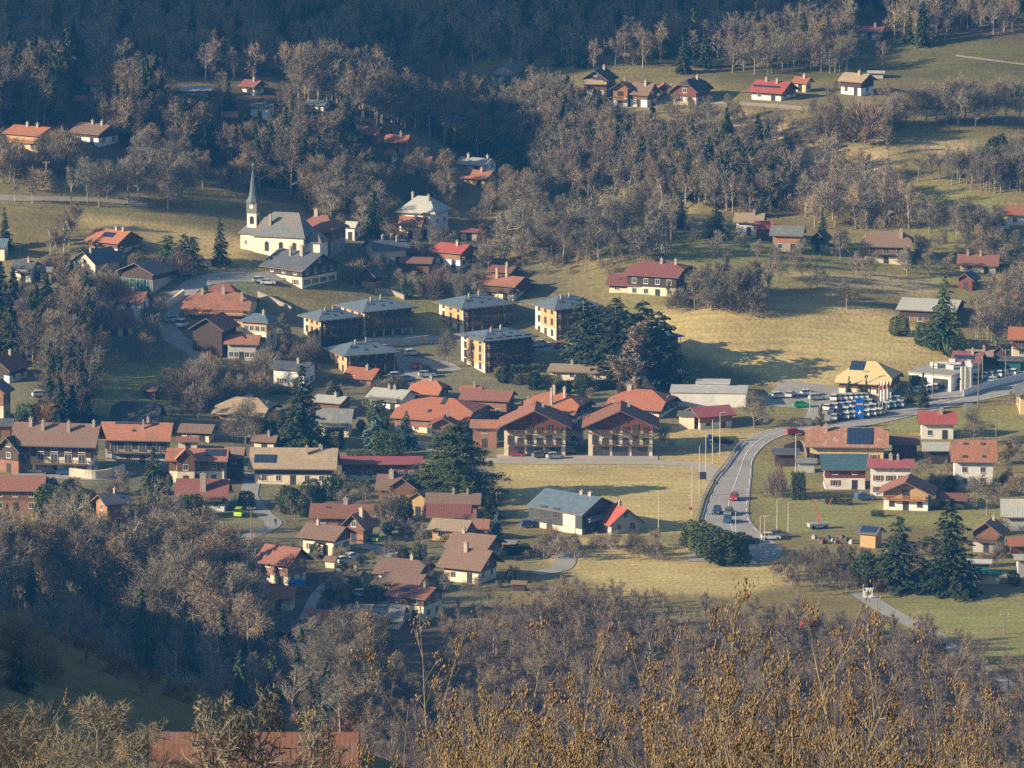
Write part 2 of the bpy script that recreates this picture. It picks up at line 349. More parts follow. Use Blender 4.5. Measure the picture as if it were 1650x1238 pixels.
# main road from its two edges
LE = [(1108,905),(1118,880),(1128,850),(1135,820),(1146,792),(1163,765),(1178,742),(1196,716),(1222,698),(1262,689),(1320,686),(1380,676),(1450,660),(1530,641),(1600,628),(1680,610)]
RE = [(1250,905),(1262,885),(1228,860),(1208,835),(1208,800),(1211,770),(1214,742),(1232,719),(1262,703),(1300,697),(1340,694),(1400,686),(1470,671),(1545,653),(1620,638),(1690,622)]
A_ = wpts(LE, 130); B_ = wpts(RE, 130)
mb = MB(); strip(mb, A_, B_, .09, nc=6); tag(mb.build('main_road', ASPH), 'grey main road curving up from the roundabout past the car dealers', 'road', kind='structure')
mb = MB()
def lerp2(f): return [(a[0]*(1-f)+b[0]*f, a[1]*(1-f)+b[1]*f) for a, b in zip(A_, B_)]
for f, dash in ((.5, 0), (.06, 3), (.94, 3)):
    C_ = lerp2(f); n = len(C_)
    for i in range(6, n-1):
        if dash and i % dash == 0: continue
        c = C_[i:i+2]; strip(mb, offs(c, .09), offs(c, -.09), .135, nc=1)
tag(mb.build('road_marking', PAINT), 'white centre and edge lines painted on the main road', 'road marking', kind='structure')
mb = MB(); C_ = [G(1190+62*math.cos(t), 893+15*math.sin(t)) for t in np.linspace(0, 2*math.pi, 41)]; D_ = [G(1190+26*math.cos(t), 893+6*math.sin(t)) for t in np.linspace(0, 2*math.pi, 41)]
strip(mb, C_, D_, .115); tag(mb.build('roundabout', ASPH), 'grey roundabout at the foot of the main road', 'road', kind='structure')
road('side_road', [(660,712),(720,728),(780,742),(860,745),(960,745),(1060,746),(1130,752),(1160,775)], 5, 'pale lane running below the twin chalets to the main road', mat('pale_asphalt', (.36,.33,.28), (.3,.275,.235), sc=.8, world=True))
road('side_road', [(330,745),(400,768),(402,800),(424,828),(440,845),(400,865),(350,878)], 4, 'narrow grey lane bending down between the left houses')
road('village_street', [(470,442),(420,447),(370,447),(320,455),(290,478),(275,500),(268,520),(280,545),(310,562),(335,580),(346,597),(322,618)], 5.5, 'grey village street winding down past the big farmhouse')
road('side_road', [(590,560),(640,575),(668,590),(672,612),(690,625)], 6, 'grey estate street running between the apartment blocks')
road('car_park', [(640,588),(700,590),(720,600)], 9, 'grey car park between the apartment blocks')
road('side_road', [(600,545),(690,548),(760,545),(860,560),(960,560)], 5, 'grey access road in front of the upper apartment blocks')
road('side_road', [(500,1000),(520,960),(545,935),(570,925)], 5, 'grey drive between the lower houses and the hedges')
road('side_road', [(575,880),(610,885),(650,900),(690,905)], 4.5, 'grey driveway beside the cream chalet')
road('side_road', [(900,870),(912,890),(905,915),(860,925)], 4.5, 'pale lane leading past the small red roofed house')
road('valley_road', [(1385,955),(1430,985),(1480,1010),(1530,1040),(1580,1080),(1650,1120)], 4.5, 'grey valley road between the thicket and the meadow', )
road('track', [(1440,880),(1500,880),(1560,915),(1650,930)], 4, 'gravel track beside the sheds', GRAV)
road('track', [(-20,318),(60,321),(150,322),(240,330)], 3, 'pale track on the left hillside meadow', GRAV)
road('track', [(1060,335),(1110,362),(1180,374),(1250,380)], 2.5, 'pale footpath across the green meadow', GRAV)
road('track', [(1540,90),(1600,98),(1680,108)], 1.3, 'pale track across the top right meadow', GRAV)
road('track', [(960,168),(1010,172),(1080,164),(1200,168),(1330,178)], 3.5, 'pale lane in front of the upper chalets', GRAV)
road('car_park', [(1240,634),(1300,640),(1360,646),(1440,644)], 22, 'grey forecourt of the car dealers', n=30)
road('car_park', [(1300,666),(1360,668),(1420,662),(1460,652)], 14, 'grey sales yard full of parked cars', n=30, off=.14)
road('car_park', [(1480,640),(1560,622),(1640,612)], 14, 'grey yard in front of the white showroom', n=30, off=.14)
road('yard', [(20,768),(90,768),(160,770),(210,760)], 5, 'pale yard below the long brown roof', n=20)
road('yard', [(800,738),(925,738),(1060,738)], 6, 'pale parking strip in front of the twin chalets', mat('pale_asphalt', (.36,.33,.28)), n=24, off=.13)

# ------------------------------------------------------------ windows, balconies
_wm = {}
def win_mesh(w, h, fr, sh):
    k = (round(w,2), round(h,2), fr, sh)
    if k in _wm: return _wm[k]
    a = MB(); t = .09
    a.box(-w/2-t, w/2+t, -.05, 0.02, -t, 0); a.box(-w/2-t, w/2+t, -.05, 0.02, h, h+t)
    a.box(-w/2-t, -w/2, -.05, 0.02, 0, h); a.box(w/2, w/2+t, -.05, 0.02, 0, h)
    a.box(-.03, .03, -.052, 0.02, 0, h); a.box(-w/2-t-.05, w/2+t+.05, -.14, 0.02, -t-.06, -t)
    b = MB(); b.box(-w/2, -.03, -.02, .02, 0, h); b.box(.03, w/2, -.02, .02, 0, h)
    c = None
    if sh:
        c = MB(); q = w/2
        c.box(-w/2-t-q, -w/2-t-.02, -.06, 0, -.02, h+.02); c.box(w/2+t+.02, w/2+t+q, -.06, 0, -.02, h+.02); c = c.mesh('shutters', SHUT[sh])
    _wm[k] = (a.mesh('window', FRM[fr]), b.mesh('pane', GLASS), c); return _wm[k]
def window(par, p, rz, w, h, fr='w', sh=None):
    a, b, c = win_mesh(w, h, fr, sh)
    o = link('window', a, par, p, rz); link('pane', b, o)
    if c: link('shutters', c, o)
def balcony(par, p, rz, w, dep=1.3, col='b'):
    a = MB(); a.box(-w/2, w/2, -dep, 0, -.16, 0)
    o = a.build('balcony', RAILM[col], par, p, rz)
    b = MB(); b.box(-w/2, w/2, -dep, -dep+.07, .92, 1.0); b.box(-w/2, w/2, -dep, -dep+.06, .12, .19)
    n = max(4, int(w/.28))
    for i in range(n+1):
        x = -w/2+.04+(w-.08)*i/n; b.box(x-.055, x+.055, -dep+.01, -dep+.05, 0, .93)
    for sx in (-w/2, w/2-.06): b.box(sx, sx+.06, -dep+.07, 0, .92, 1.0); b.box(sx, sx+.06, -dep+.07, 0, .3, .7)
    b.build('railing', RAILM[col], o)

# ------------------------------------------------------------ houses
FOOT = []     # screen rectangles of houses: x0,x1,ytop,ybot
def roof_shape(L, D, He, Hr, t, c, z=0.0):
    """points of a gable (t=1), half-hipped or hipped (t=0) roof on the rectangle L x D, ridge along x"""
    x, y = L/2, D/2; c = c if t < 1 else 0.0
    yt = y*(1-t); zt = He+(Hr-He)*t
    T = {'r0': (-x+c,0,Hr-z), 'r1': (x-c,0,Hr-z)}
    fr = [(-x,-y,He-z),(x,-y,He-z),(x,-yt,zt-z),T['r1'],T['r0'],(-x,-yt,zt-z)]
    bk = [(x,y,He-z),(-x,y,He-z),(-x,yt,zt-z),T['r0'],T['r1'],(x,yt,zt-z)]
    pl = [fr, bk]
    if t < 1: pl += [[(-x,yt,zt-z),(-x,-yt,zt-z),T['r0']], [(x,-yt,zt-z),(x,yt,zt-z),T['r1']]]
    def clean(p):
        o = []
        for q in p:
            if not o or (Vector(q)-Vector(o[-1])).length > 1e-4: o.append(q)
        if (Vector(o[0])-Vector(o[-1])).length < 1e-4: o.pop()
        return o
    return [clean(p) for p in pl]
def house(label, K, x0, x1, yt, ye, yb, r=0, roof='brown', wall='cream', up=None, uf=.5, t=1, ratio=None, ov=.9, chim=((.3,.2),), win=1, bal='', balc='b',
          sky=(), pan=(), sh=None, fr='w', name='house', cat='house', y0=1000., hipc=None, door=1, group=None, th=.22, nwin=None, bn=1):
    xc = (x0+x1)/2; P = G(xc, yb, y0); s = pxm(P); k = sindep(P); rr = R(abs(r)); cr, sr = math.cos(rr), math.sin(rr)
    Wd = (x1-x0)/s
    if K == 'S':
        ratio = ratio or (.75 if abs(r) < 15 else .98); Lt = Wd/(cr+ratio*sr); Dt = ratio*Lt
        ov = min(ov, Dt*.15, Lt*.15)
        L, D = Lt-2*ov, Dt-2*ov; hd = (D*cr+L*sr)/2
        Hr = ((yb-yt)/s-hd*k)/.984; He = ((yb-ye)/s-(L/2*sr-ov*cr)*k)/.984
    else:
        ratio = ratio or 1.05; Dt = Wd/(cr+ratio*sr); Lt = ratio*Dt
        ov = min(ov, Dt*.15, Lt*.15)
        L, D = Lt-2*ov, Dt-2*ov; hd = (L*cr+D*sr)/2
        Hr = ((yb-yt)/s-(D/2*sr-ov*cr)*k)/.984; He = ((yb-ye)/s-(D/2*sr-ov*cr)*k)/.984
    He = max(He, 1.6); Hr = max(Hr, He+.5)
    slope = (Hr-He)/(D/2+ov); Hw = He+slope*ov-.02
    rz = R(r)+(math.pi/2 if K == 'G' else 0)
    base = Vector((P.x*(P.y+hd)/P.y, P.y+hd, P.z))
    H = empty(name, base, rz, label, cat, group)
    FOOT.append((x0, x1, yt, yb))
    # walls
    c = hipc if hipc is not None else (D/2*(1-t)+0.12*D if t < 1 else 0)
    c = min(c, L*.42)
    def body(inset, z0, z1=None):
        m = MB(); l, d = L-2*inset, D-2*inset; x, y = l/2, d/2; ytw = y*(1-t); ztw = Hw+(Hr-.1-Hw)*t
        if z1 is not None: m.box(-x, x, -y, y, z0, z1); return m
        top = Hw-.06; prof = [(-y,z0),(y,z0),(y,top)]
        if t >= 1: prof += [(0, Hr-.12)]
        elif t > .05: prof += [(ytw, ztw-.1),(-ytw, ztw-.1)]
        prof += [(-y,top)]; m.extr(prof, 'x', -x, x); return m
    z1 = None
    if up:
        z1 = max(1.2, (Hw)*uf)
        body(.06, -2.5, z1).build('wall', WL[wall], H); body(0, z1).build('cladding', WL[up], H)
    else: body(0, -2.5).build('wall', WL[wall], H)
    # roof slab
    m = MB(); tp = roof_shape(Lt, Dt, He, Hr, t, c); bt = roof_shape(Lt, Dt, He, Hr, t, c, th)
    for p in tp: m.face(p)
    for p in bt: m.face(p[::-1])
    x, y = Lt/2, Dt/2; yy = y*(1-t); zz = He+(Hr-He)*t
    rim = [(-x,-y,He),(x,-y,He),(x,-yy,zz)]+([] if t < 1 else [])+[(x,yy,zz),(x,y,He),(-x,y,He),(-x,yy,zz),(-x,-yy,zz)]
    for i in range(len(rim)):
        a, b = rim[i], rim[(i+1) % len(rim)]
        if (Vector(a)-Vector(b)).length > 1e-3: m.face([(a[0],a[1],a[2]-th),(b[0],b[1],b[2]-th),b,a], 1)
    ro = m.build('roof', [RF[roof], MATS.get('fascia') or mat('fascia', (.16,.11,.075), sc=2)], H)
    def onroof(u, v, side=-1):   # u along the ridge -1..1, v 0 at the ridge to 1 at the eave
        return Vector((u*Lt/2, side*v*Dt/2, Hr-(Hr-He)*v))
    side = -1
    for q in chim:
        u, v = q[0], q[1]; w_ = q[2] if len(q) > 2 else .6; hh = q[3] if len(q) > 3 else .85
        p = onroof(u, v, q[4] if len(q) > 4 else -1); mm = MB(); mm.box(-w_/2, w_/2, -w_/2, w_/2, -.8, hh+(Hr-p.z)*.6)
        zt_ = hh+(Hr-p.z)*.6; mm.box(-w_/2-.1, w_/2+.1, -w_/2-.1, w_/2+.1, zt_, zt_+.12)
        mm.tube((0,0,zt_+.12), (0,0,zt_+.5), .16, .13, 6)
        mm.build('chimney', CHIM, ro, p)
    for (u0, u1, v0, v1, kd) in list(sky)+list(pan):
        a, b, c2, d2 = onroof(u0, v1), onroof(u1, v1), onroof(u1, v0), onroof(u0, v0); nrm = (b-a).cross(c2-a).normalized()
        if nrm.z < 0: nrm = -nrm
        mm = MB(); lo = [q_+nrm*.02 for q_ in (a,b,c2,d2)]; hi = [q_+nrm*.12 for q_ in (a,b,c2,d2)]
        mm.poly(lo+hi, [(4,5,6,7),(0,1,5,4),(1,2,6,5),(2,3,7,6),(3,0,4,7)], 0)
        mm.build('skylight' if kd == 's' else 'solar_panel', GLASS if kd == 's' else PANEL, ro)
    # faces: normal, width, top height
    if K == 'S': fc = {'f': (Vector((0,-1,0)), L, D/2), 'r': (Vector((1,0,0)), D, L/2), 'l': (Vector((-1,0,0)), D, L/2)}
    else: fc = {'f': (Vector((-1,0,0)), D, L/2), 'r': (Vector((0,-1,0)), L, D/2), 'l': (Vector((0,1,0)), L, D/2)}
    gab = ('r','l') if K == 'S' else ('f',)
    nst = max(1, int(Hw/2.55))
    for f_, (nv, wd, dist) in fc.items():
        rt = Vector((-nv.y, nv.x, 0)); rzf = math.atan2(rt.y, rt.x)
        if f_ == 'r' and r > 8 or f_ == 'l' and r < -8: continue
        if win:
            ns = nst+(1 if (f_ in gab and t > .4 and Hr-Hw > 2.2) else 0)
            for st in range(ns):
                zf = st*2.6+.95; ww = wd if st < nst else wd*.4
                n = nwin if (nwin and f_ == 'f' and st < nst) else max(1, int(ww/3.3))
                if st >= nst and zf+1.1 > Hr-.5: continue
                for i in range(n):
                    q = (i+.5)/n-.5; isd = door and st == 0 and f_ == 'f' and i == n//2
                    inb = (z1 is None) or (zf < z1)
                    o_ = dist+(0.002 if (z1 is None or zf+.6 > z1) else -.058)
                    if zf+1.2 > Hw and st < nst and f_ not in gab: continue
                    p = nv*(o_)+rt*(q*ww*.94)
                    big = (bal and f_ in bal and st > 0)
                    if isd: window(H, p+Vector((0,0,.1)), rzf, 1.1, 2.05, 'b')
                    elif big: window(H, p+Vector((0,0,zf-.85)), rzf, 1.5, 2.0, fr)
                    else: window(H, p+Vector((0,0,zf)), rzf, 1.05, 1.2, fr, sh if not (up and not inb) else None)
        if f_ in bal:
            for b_ in range(bn):
                zb = 2.6*(b_+1)
                if zb > Hw and f_ not in gab: zb = Hw-1.6
                balcony(H, nv*(dist+.01)+Vector((0,0,zb)), rzf, wd*.9, min(1.3, ov+.4), balc)
    return H, (L, D, He, Hr, Hw, s)
# ------------------------------------------------------------ the houses of the photograph, by their place in it
h = house
# upper left
h('orange roofed house with yellow balcony front at far left of upper slope','S',4,102,203,217,246,-30,'orange','yellow','larch',.55,bal='f',balc='o',chim=((-.2,.1),(.35,.1)))
h('brown roofed chalet with dark gable and white base on upper left slope','S',110,199,199,215,237,-35,'brown','white','darktimber',.6,chim=((-.1,.1),(.5,.1)))
h('orange roofed house half hidden behind bare trees at the dark forest edge','S',122,172,127,136,150,-15,'orange','cream')
h('small orange roofed hut among brown trees on the left slope','S',118,142,154,163,176,0,'orange','brick',chim=())
h('red roofed house with white gable below the dark forest, left of centre','S',383,433,129,139,154,-38,'maroon','white','timber',.5)
h('pale flat roofed shed with frosted roof in the left wood','S',287,342,139,147,156,8,'pale','grey',chim=(),win=0)
h('long white house in shade behind two dark firs in the upper wood','S',398,448,166,173,193,-15,'grey','white')
h('low building with blue grey roof in the shaded upper wood','S',488,538,161,170,178,-20,'zinc','white',chim=())
h('small red roofed hut left of the two dark firs','S',356,384,180,189,200,0,'redbrown','timber',chim=(),win=0)
h('red roofed house at the lower edge of the central wood, partly hidden','S',578,624,204,217,232,-30,'orange','brick','timber')
h('orange roofed chalet in the clearing below the tall central trees','S',618,664,217,230,250,-12,'orange','brick','timber')
h('small orange roofed annex below the orange chalet in the central clearing','S',618,643,242,250,262,-30,'orange','cream',chim=())
h('ochre house glimpsed behind the dark spreading tree in the central wood','S',650,700,252,262,284,-10,'terra','yellow')
h('pale grey roofed house with white gable above the reddish roofs','S',731,806,254,266,280,-28,'pale','white','white',chim=((-.5,.1),(.75,.1)))
h('low reddish roofed house right below the pale grey roofed house','S',737,806,274,288,302,-25,'terra','yellow','larch')
h('large grey hip roofed house with dark band under its eaves','S',636,729,316,344,384,-22,'pale','white','white',t=0,hipc=5,chim=((-.5,.05),(.35,.25)))
h('terracotta roofed annex in front of the large grey hip roofed house','S',640,692,349,364,386,-18,'terra','yellow')
h('grey wooden chalet with white base in shade at the top centre','G',784,848,104,117,136,-15,'grey','white','grey',.55,bal='f',balc='g')
h('very dark roofed house in the shaded forest at the top right','S',1376,1432,42,51,66,-15,'maroon','grey')
# upper right terrace
h('broad dark gabled barn with tan front roof, leftmost on the upper terrace','G',934,998,114,130,158,-20,'black','timber','darktimber')
h('tan roofed wing over red eave in front of the dark upper barn','S',940,982,123,136,158,-10,'tan','cream','timber')
h('white chalet with timber gable and balcony on the upper terrace','G',982,1022,133,144,175,-12,'terra','white','orangetimber',.5,bal='f',balc='o',fr='b')
h('brown roofed wing with white wall right of the white upper chalet','S',1008,1066,134,153,174,-32,'brown','white','timber')
h('small orange fronted house between two chalets on the upper terrace','G',1058,1082,135,143,154,0,'orange','brick',chim=())
h('half hipped dark chalet with maroon front and cream base on the upper terrace','G',1077,1152,130,148,171,-28,'black','cream','maroon',.5,t=.6,ratio=1.2,sh='b')
h('red roofed house with solar strip and white base on the upper terrace','S',1203,1290,130,149,164,-30,'red','white','timber',pan=((-.9,.6,.45,.6,'p'),),chim=((-.35,.1),(.3,.2)))
h('small orange roofed house behind the solar striped red roof','S',1274,1313,124,134,149,-30,'orange','yellow')
h('olive roofed chalet with dark timber gable at right of the upper terrace','S',1347,1415,118,132,155,-36,'tan','white','darktimber',.5)
h('low pale roofed shed right of the olive roofed chalet','S',1396,1428,114,119,127,-8,'pale','grey',chim=(),win=0)
h('orange roofed house cut by the right edge beside the upper meadow','S',1616,1676,332,347,364,-5,'orange','white')
# middle right
h('brown half hipped farmhouse with timber front in the right orchard','S',1385,1474,373,398,426,-8,'brown','cream','brick',.35,t=.45,bal='f',chim=((.55,.35,1,1.2),))
h('tan roofed house half hidden behind trees left of the weathered barn','S',1180,1236,343,359,380,-10,'tan','white')
h('small bright red roofed shed beside the weathered barn','S',1214,1250,356,369,388,-8,'red','timber',chim=())
h('weathered grey roofed barn with patched board wall in the right orchard','S',1238,1300,364,380,407,-10,'grey','stone','orangetimber',chim=())
h('small dark barn right of the weathered grey roofed barn','G',1300,1342,374,386,406,-20,'black','grey','darktimber',chim=())
h('red roofed cream house at right among trees above the dark shed','S',1539,1614,410,428,441,-8,'redbrown','cream','darktimber',.7,chim=((-.5,.1),(.1,.1)))
h('small dark red garden shed with blue grey roof on the right slope','G',1538,1582,441,452,469,-25,'slate','maroon',chim=())
h('long pale blue roofed building with orange brick end in the right trees','S',1440,1562,481,501,526,-16,'pale','brick','darktimber',chim=())
h('red roofed chalet with cream base cut by the right edge','S',1621,1700,527,548,578,-5,'orange','cream','maroon',.55,bal='f')
h('red roofed house with solar panels right of the white showroom','S',1528,1592,566,584,602,-15,'maroon','cream',pan=((-.8,.5,.4,.75,'p'),))
h('tan roofed house behind the solar panelled red roof','S',1553,1604,563,574,588,-8,'tan','timber')
h('small dark red gabled shed near the right edge behind the showroom','G',1598,1628,558,568,590,-20,'maroon','darktimber',chim=())
h('green sided open shed at right beyond the showroom yard','S',1603,1652,574,581,598,-8,'slate','greenglass',chim=(),win=0)
h('yellow angular barn shaped showroom with solar panels on its roof','S',1342,1459,582,619,642,-18,'yellow','cream','timber',.5,t=.28,hipc=7,pan=((-.62,-.12,.02,.42,'p'),),sky=((.0,.1,.62,.72,'s'),),chim=(),name='showroom',cat='showroom')
h('timber chalet with magenta roof and white base beside the flat white hall','S',1100,1187,654,671,693,22,'magenta','white','orangetimber',.45,chim=(),ratio=.9,fr='b')
h('low cream house with dark roof left of the magenta roofed chalet','S',1090,1125,662,670,692,-10,'slate','cream',chim=(),win=0)
# red barns in the middle
h('big red roofed half hipped barn behind the right twin chalet','S',972,1100,627,659,676,-22,'orange','cream','darktimber',.3,t=.45,chim=((-.45,.02,1.1,.8),))
h('red roofed half hipped barn with chimneys, middle of the three big barns','S',832,962,632,665,684,-22,'orange','cream','darktimber',.3,t=.45,chim=((-.05,.1,.6,1.8),(.35,.2,.6,1.8),(.05,.6,.5,2.5)))
h('dark brown hipped roof house squeezed in front of the middle red barn','S',814,918,652,680,694,-12,'brown','cream','darktimber',.3,t=.2)
h('largest orange half hipped barn with two skylights left of the twin chalets','S',628,798,640,677,704,-20,'orange','cream','brick',.4,t=.45,sky=((.05,.15,.02,.3,'s'),(-.15,-.07,.55,.68,'s')),chim=())
h('orange barn roof behind the largest orange barn, next to the car park','S',655,730,612,635,650,-24,'orange','brick','timber',t=.5,chim=((.1,.02),))
h('long row of reddish terraced houses behind the largest orange barn','S',738,836,628,645,674,-14,'redbrown','brick',chim=())
h('small orange roofed house on top of the reddish terraced row','S',739,780,621,631,652,-8,'orange','brick')
h('maroon gabled front wing with balcony on the largest orange barn','G',690,742,674,686,716,-6,'maroon','cream','brick',.5,bal='f',balc='g',ratio=.8)
h('low orange tiled house with orange wall left of the left twin chalet','S',756,808,676,690,722,-5,'terra','brick',chim=())
h('low maroon roof linking the two twin chalets','S',905,945,681,692,718,-5,'maroon','cream',chim=())
h('red front extension below the big red barn','S',972,1050,662,678,700,-18,'orange','cream','timber',chim=())
# village
h('yellow farmhouse with long orange brown half hipped roof and balcony','S',292,420,470,499,524,-10,'terra','yellow','yellow',.5,t=.45,bal='f',balc='o',chim=((-.5,.15),(.1,.1,.8,1.6),(.7,.5)),sh='b',nwin=7)
h('deep red hipped roof peeking over the yellow farmhouse','S',332,388,457,475,494,-10,'maroon','yellow',t=.1,chim=())
h('dark barn with red roof slope in front of the yellow farmhouse','G',304,388,513,532,576,-22,'redbrown','darktimber',chim=(),win=0)
h('small block with blue grey hip roof, larch top floor and cream walls','S',384,454,505,519,574,-22,'zinc','cream','larch',.7,t=0,chim=((.3,.1),),nwin=4)
h('terracotta roofed house with glazed veranda front below the small block','S',361,424,539,555,582,-8,'terra','grey',chim=(),nwin=5)
h('large farmhouse with red brown hip roof and stone walls behind the church','S',474,564,346,373,412,-24,'redbrown','stone','maroon',.55,t=.15,ratio=.95,bal='f',chim=((-.25,.05,1,1.4),))
h('small white house with pale roof right of the stone farmhouse','S',553,582,357,367,388,-25,'pale','white',chim=())
h('cream farmhouse with dark slate roof and dark gable in front of the church','S',417,554,404,433,466,-40,'slate','cream','darktimber',.55,ratio=1.05,chim=((.25,.2,1,1.8),(-.2,.3,.5,1.5)),sh='b',ov=1.2)
h('dark roofed cream house with three chimneys right of the stone farmhouse','S',582,662,384,403,430,20,'slate','cream','cream',chim=((-.2,.1),(.3,.05),(.5,.35)))
h('low red brown shed with open front below the dark roofed cream house','S',642,702,414,424,441,-8,'redbrown','timber',chim=(),win=0)
h('tiny wooden hut with blue grey roof beside the orchard wall','G',575,622,432,446,468,-28,'slate','orangetimber','darktimber',chim=(),win=0)
h('bright red roofed chalet with white gable above the apartment blocks','S',693,772,392,407,434,-32,'red','white','brick',.5,bal='r',balc='b',ratio=.9)
h('small cream house with magenta roof above the bright red roofed chalet','S',739,774,367,374,388,-5,'magenta','cream',chim=())
h('red brown chalet with long balcony above the right apartment block','S',768,862,444,460,487,-28,'terra','cream','timber',.5,bal='fr',chim=((-.3,.3,.6,2),(.1,.1,.6,2)))
h('second red roof just behind the red brown balcony chalet','S',783,842,428,438,452,-25,'maroon','timber')
h('small red roofed barn joined to the large dark red farmhouse','S',974,1046,442,460,474,-15,'maroon','cream','timber',sky=((-.3,-.2,.4,.5,'s'),(.3,.4,.4,.5,'s')),chim=())
h('large farmhouse with broad dark red roof on the middle meadow','S',1002,1124,422,445,482,-20,'maroon','cream','darktimber',.45,t=.6,chim=((.1,.1,.6,1),(.6,.1,.6,1)))
h('low cream bungalow with tan roof behind the clipped hedge','S',880,994,587,600,616,-10,'tan','cream',chim=((-.3,.05),))
h('white house with dark grey roof left of the tall spruce','S',434,514,582,595,626,-18,'slate','white',sh='b')
h('orange roofed house right below the lowest apartment block','S',550,624,592,610,622,-25,'orange','brick')
h('white house with pale green grey roof and balcony left of the orange barns','S',588,676,626,642,664,-24,'pale','white','white',bal='f',balc='g',chim=((-.1,.1),(.2,.1)))
h('brown house with pale roof right of the tall spruce','S',500,572,637,649,674,-24,'pale','brick','timber')
h('cream house with grey green roof and glass porch behind the main lane','S',508,574,658,682,704,-8,'grey','cream',bal='f',balc='g',chim=())
h('farmhouse with large weathered tan half hipped roof left of the tall spruce','S',341,456,640,669,684,-18,'tan','larch','timber',t=.45,chim=(),ov=1.5)
h('blue black roofed house in shade at the foot of the left wood','S',176,268,647,679,694,-10,'black','darktimber',sky=((-.6,-.45,.5,.6,'s'),(.3,.45,.5,.6,'s')),chim=(),t=.7)
# left foreground row
h('long farmhouse with weathered brown roof and cream terrace on the left','S',18,170,681,719,766,-8,'brown','cream','darktimber',.5,ov=1.6,bal='f',chim=((-.6,.15,.7,1.2),(-.3,.3,.7,1.2),(.3,.35,.7,1.2),(.85,.1)),ratio=.55,sh='b')
h('long house with orange red roof and solar strip on the left','S',160,284,680,710,748,-6,'terra','grey','darktimber',.5,ov=1.4,bal='f',pan=((-.6,.6,.03,.12,'p'),),sky=((-.1,0,.42,.52,'s'),),chim=((.3,.0,.6,1),(.2,.35,.4,1)),ratio=.55)
h('dark gabled house with rust coloured wall at the left edge','G',-10,62,705,728,764,-30,'black','brick','darktimber',chim=())
h('small blue grey roofed house cut by the left edge','S',-30,24,674,686,706,0,'slate','brick',chim=())
h('orange roofed house with central front gable and solar panels','S',267,372,722,743,780,-3,'terra','cream','timber',.5,pan=((.25,.9,.1,.6,'p'),),chim=(),ratio=.6)
h('small timber front gable wing of the orange roofed house','G',282,318,724,742,782,0,'terra','cream','timber',.5,chim=(),ratio=.7)
h('tall narrow brown house right of the orange roofed house with solar panels','S',360,398,720,738,772,-10,'brown','timber','darktimber',chim=())
h('red brown roofed house with a stout chimney and wooden deck','S',282,374,771,802,824,-4,'maroon','white','timber',.4,chim=((.05,.55,1.3,2.2),),bal='f',ratio=.75)
h('low brown red roofed house at the left edge below the lane','S',-20,78,765,791,826,-3,'redbrown','brick','timber',chim=(),ratio=.7)
h('small orange timber house with steep dark roof above the left wood','S',146,216,794,812,850,32,'slate','brick','orangetimber',.3,sky=((.3,.5,.4,.55,'s'),),chim=((.2,.05),))
h('long house with tan roof and large solar panel in the middle left','S',401,548,721,756,782,-3,'tan','cream','darktimber',.5,pan=((-.88,-.38,.35,.72,'p'),),chim=((.3,.3,.6,1),(.6,.05,.9,.6)),ratio=.55,ov=1.4)
h('long low cream house with red roof left of the giant cedar','S',545,682,735,748,774,0,'magenta','cream','maroon',.1,chim=(),ratio=.45,nwin=7,bal='')
h('brown roofed chalet with front gable below the long low red roof','S',604,692,764,790,808,-6,'brown','brick','timber',chim=((-.4,.2,1,1.2),),ratio=.8)
h('small timber gable wing of the brown roofed chalet near the cedar','G',622,682,770,788,812,-14,'brown','brick','timber',chim=(),ratio=.7)
h('orange timber gabled chalet left of the dark red roof below the cedar','G',655,698,793,805,832,-18,'brown','larch','larch',chim=(),ratio=.8)
h('long dark brown roof behind the red roof below the cedar','S',684,778,794,812,836,-4,'brown','brick','timber',chim=((.0,.1,.5,.8),(.5,.1,.5,.8)),ratio=.5)
h('dark red roofed house below the long dark brown roof','S',686,762,812,834,850,-4,'maroon','timber',chim=(),ratio=.6)
h('red brown roofed house with two chimneys above the timber gabled chalet','S',498,606,811,835,850,-3,'redbrown','brick','timber',chim=((.1,.0,1,1),),sky=((-.5,-.35,.25,.35,'s'),),ratio=.7)
h('timber gabled chalet right of the cream walled brown roofed house','G',545,610,829,852,876,-28,'redbrown','brick','timber',chim=((-.3,.4,.8,1.6),),ratio=.9)
h('cream house with timber upper floor and brown roof above the parked white car','S',477,576,845,868,896,-28,'brown','cream','timber',.65,chim=((-.4,.05),),ov=1.1,sh='b')
h('timber barn house with red brown roof left of the cream brown roofed house','S',408,506,879,909,944,-32,'redbrown','cream','brick',.35,chim=(),ov=1.2,t=1)
h('tan roofed timber chalet in the middle of the lower hamlet','S',687,772,836,855,874,-18,'tan','larch','orangetimber',chim=(),ov=1)
h('small red brown roof joined to the right of the tan roofed timber chalet','S',760,792,836,852,872,-10,'redbrown','timber',chim=())
h('brown roofed cream chalet behind its larger twin in the lower hamlet','S',714,818,859,884,905,-26,'brown','cream','timber',.5,chim=((-.5,.05),))
h('large brown roofed cream chalet with timber gable in the lower hamlet','S',702,814,883,916,942,-28,'brown','cream','timber',.55,chim=((-.1,.15,.8,1.5),),ov=1.3,bal='')
h('brown half hipped roof house left of the large cream chalet','S',597,708,900,926,940,-24,'brown','cream','timber',t=.7,chim=((.3,.0),))
h('low brown roof between the half hipped roof and the cream fronted house','S',608,700,923,942,958,-20,'brown','yellow','larch',chim=())
h('cream fronted house with brown roof and solar panels at the hamlet bottom','S',618,722,942,962,1002,-28,'redbrown','cream','timber',.6,pan=((-.45,-.1,.3,.6,'p'),),chim=((.5,.1),))
h('low grey roofed house with long dark solar panel at the hamlet bottom','S',554,660,974,1000,1014,-8,'grey','cream',pan=((-.6,.4,.1,.6,'p'),),chim=())
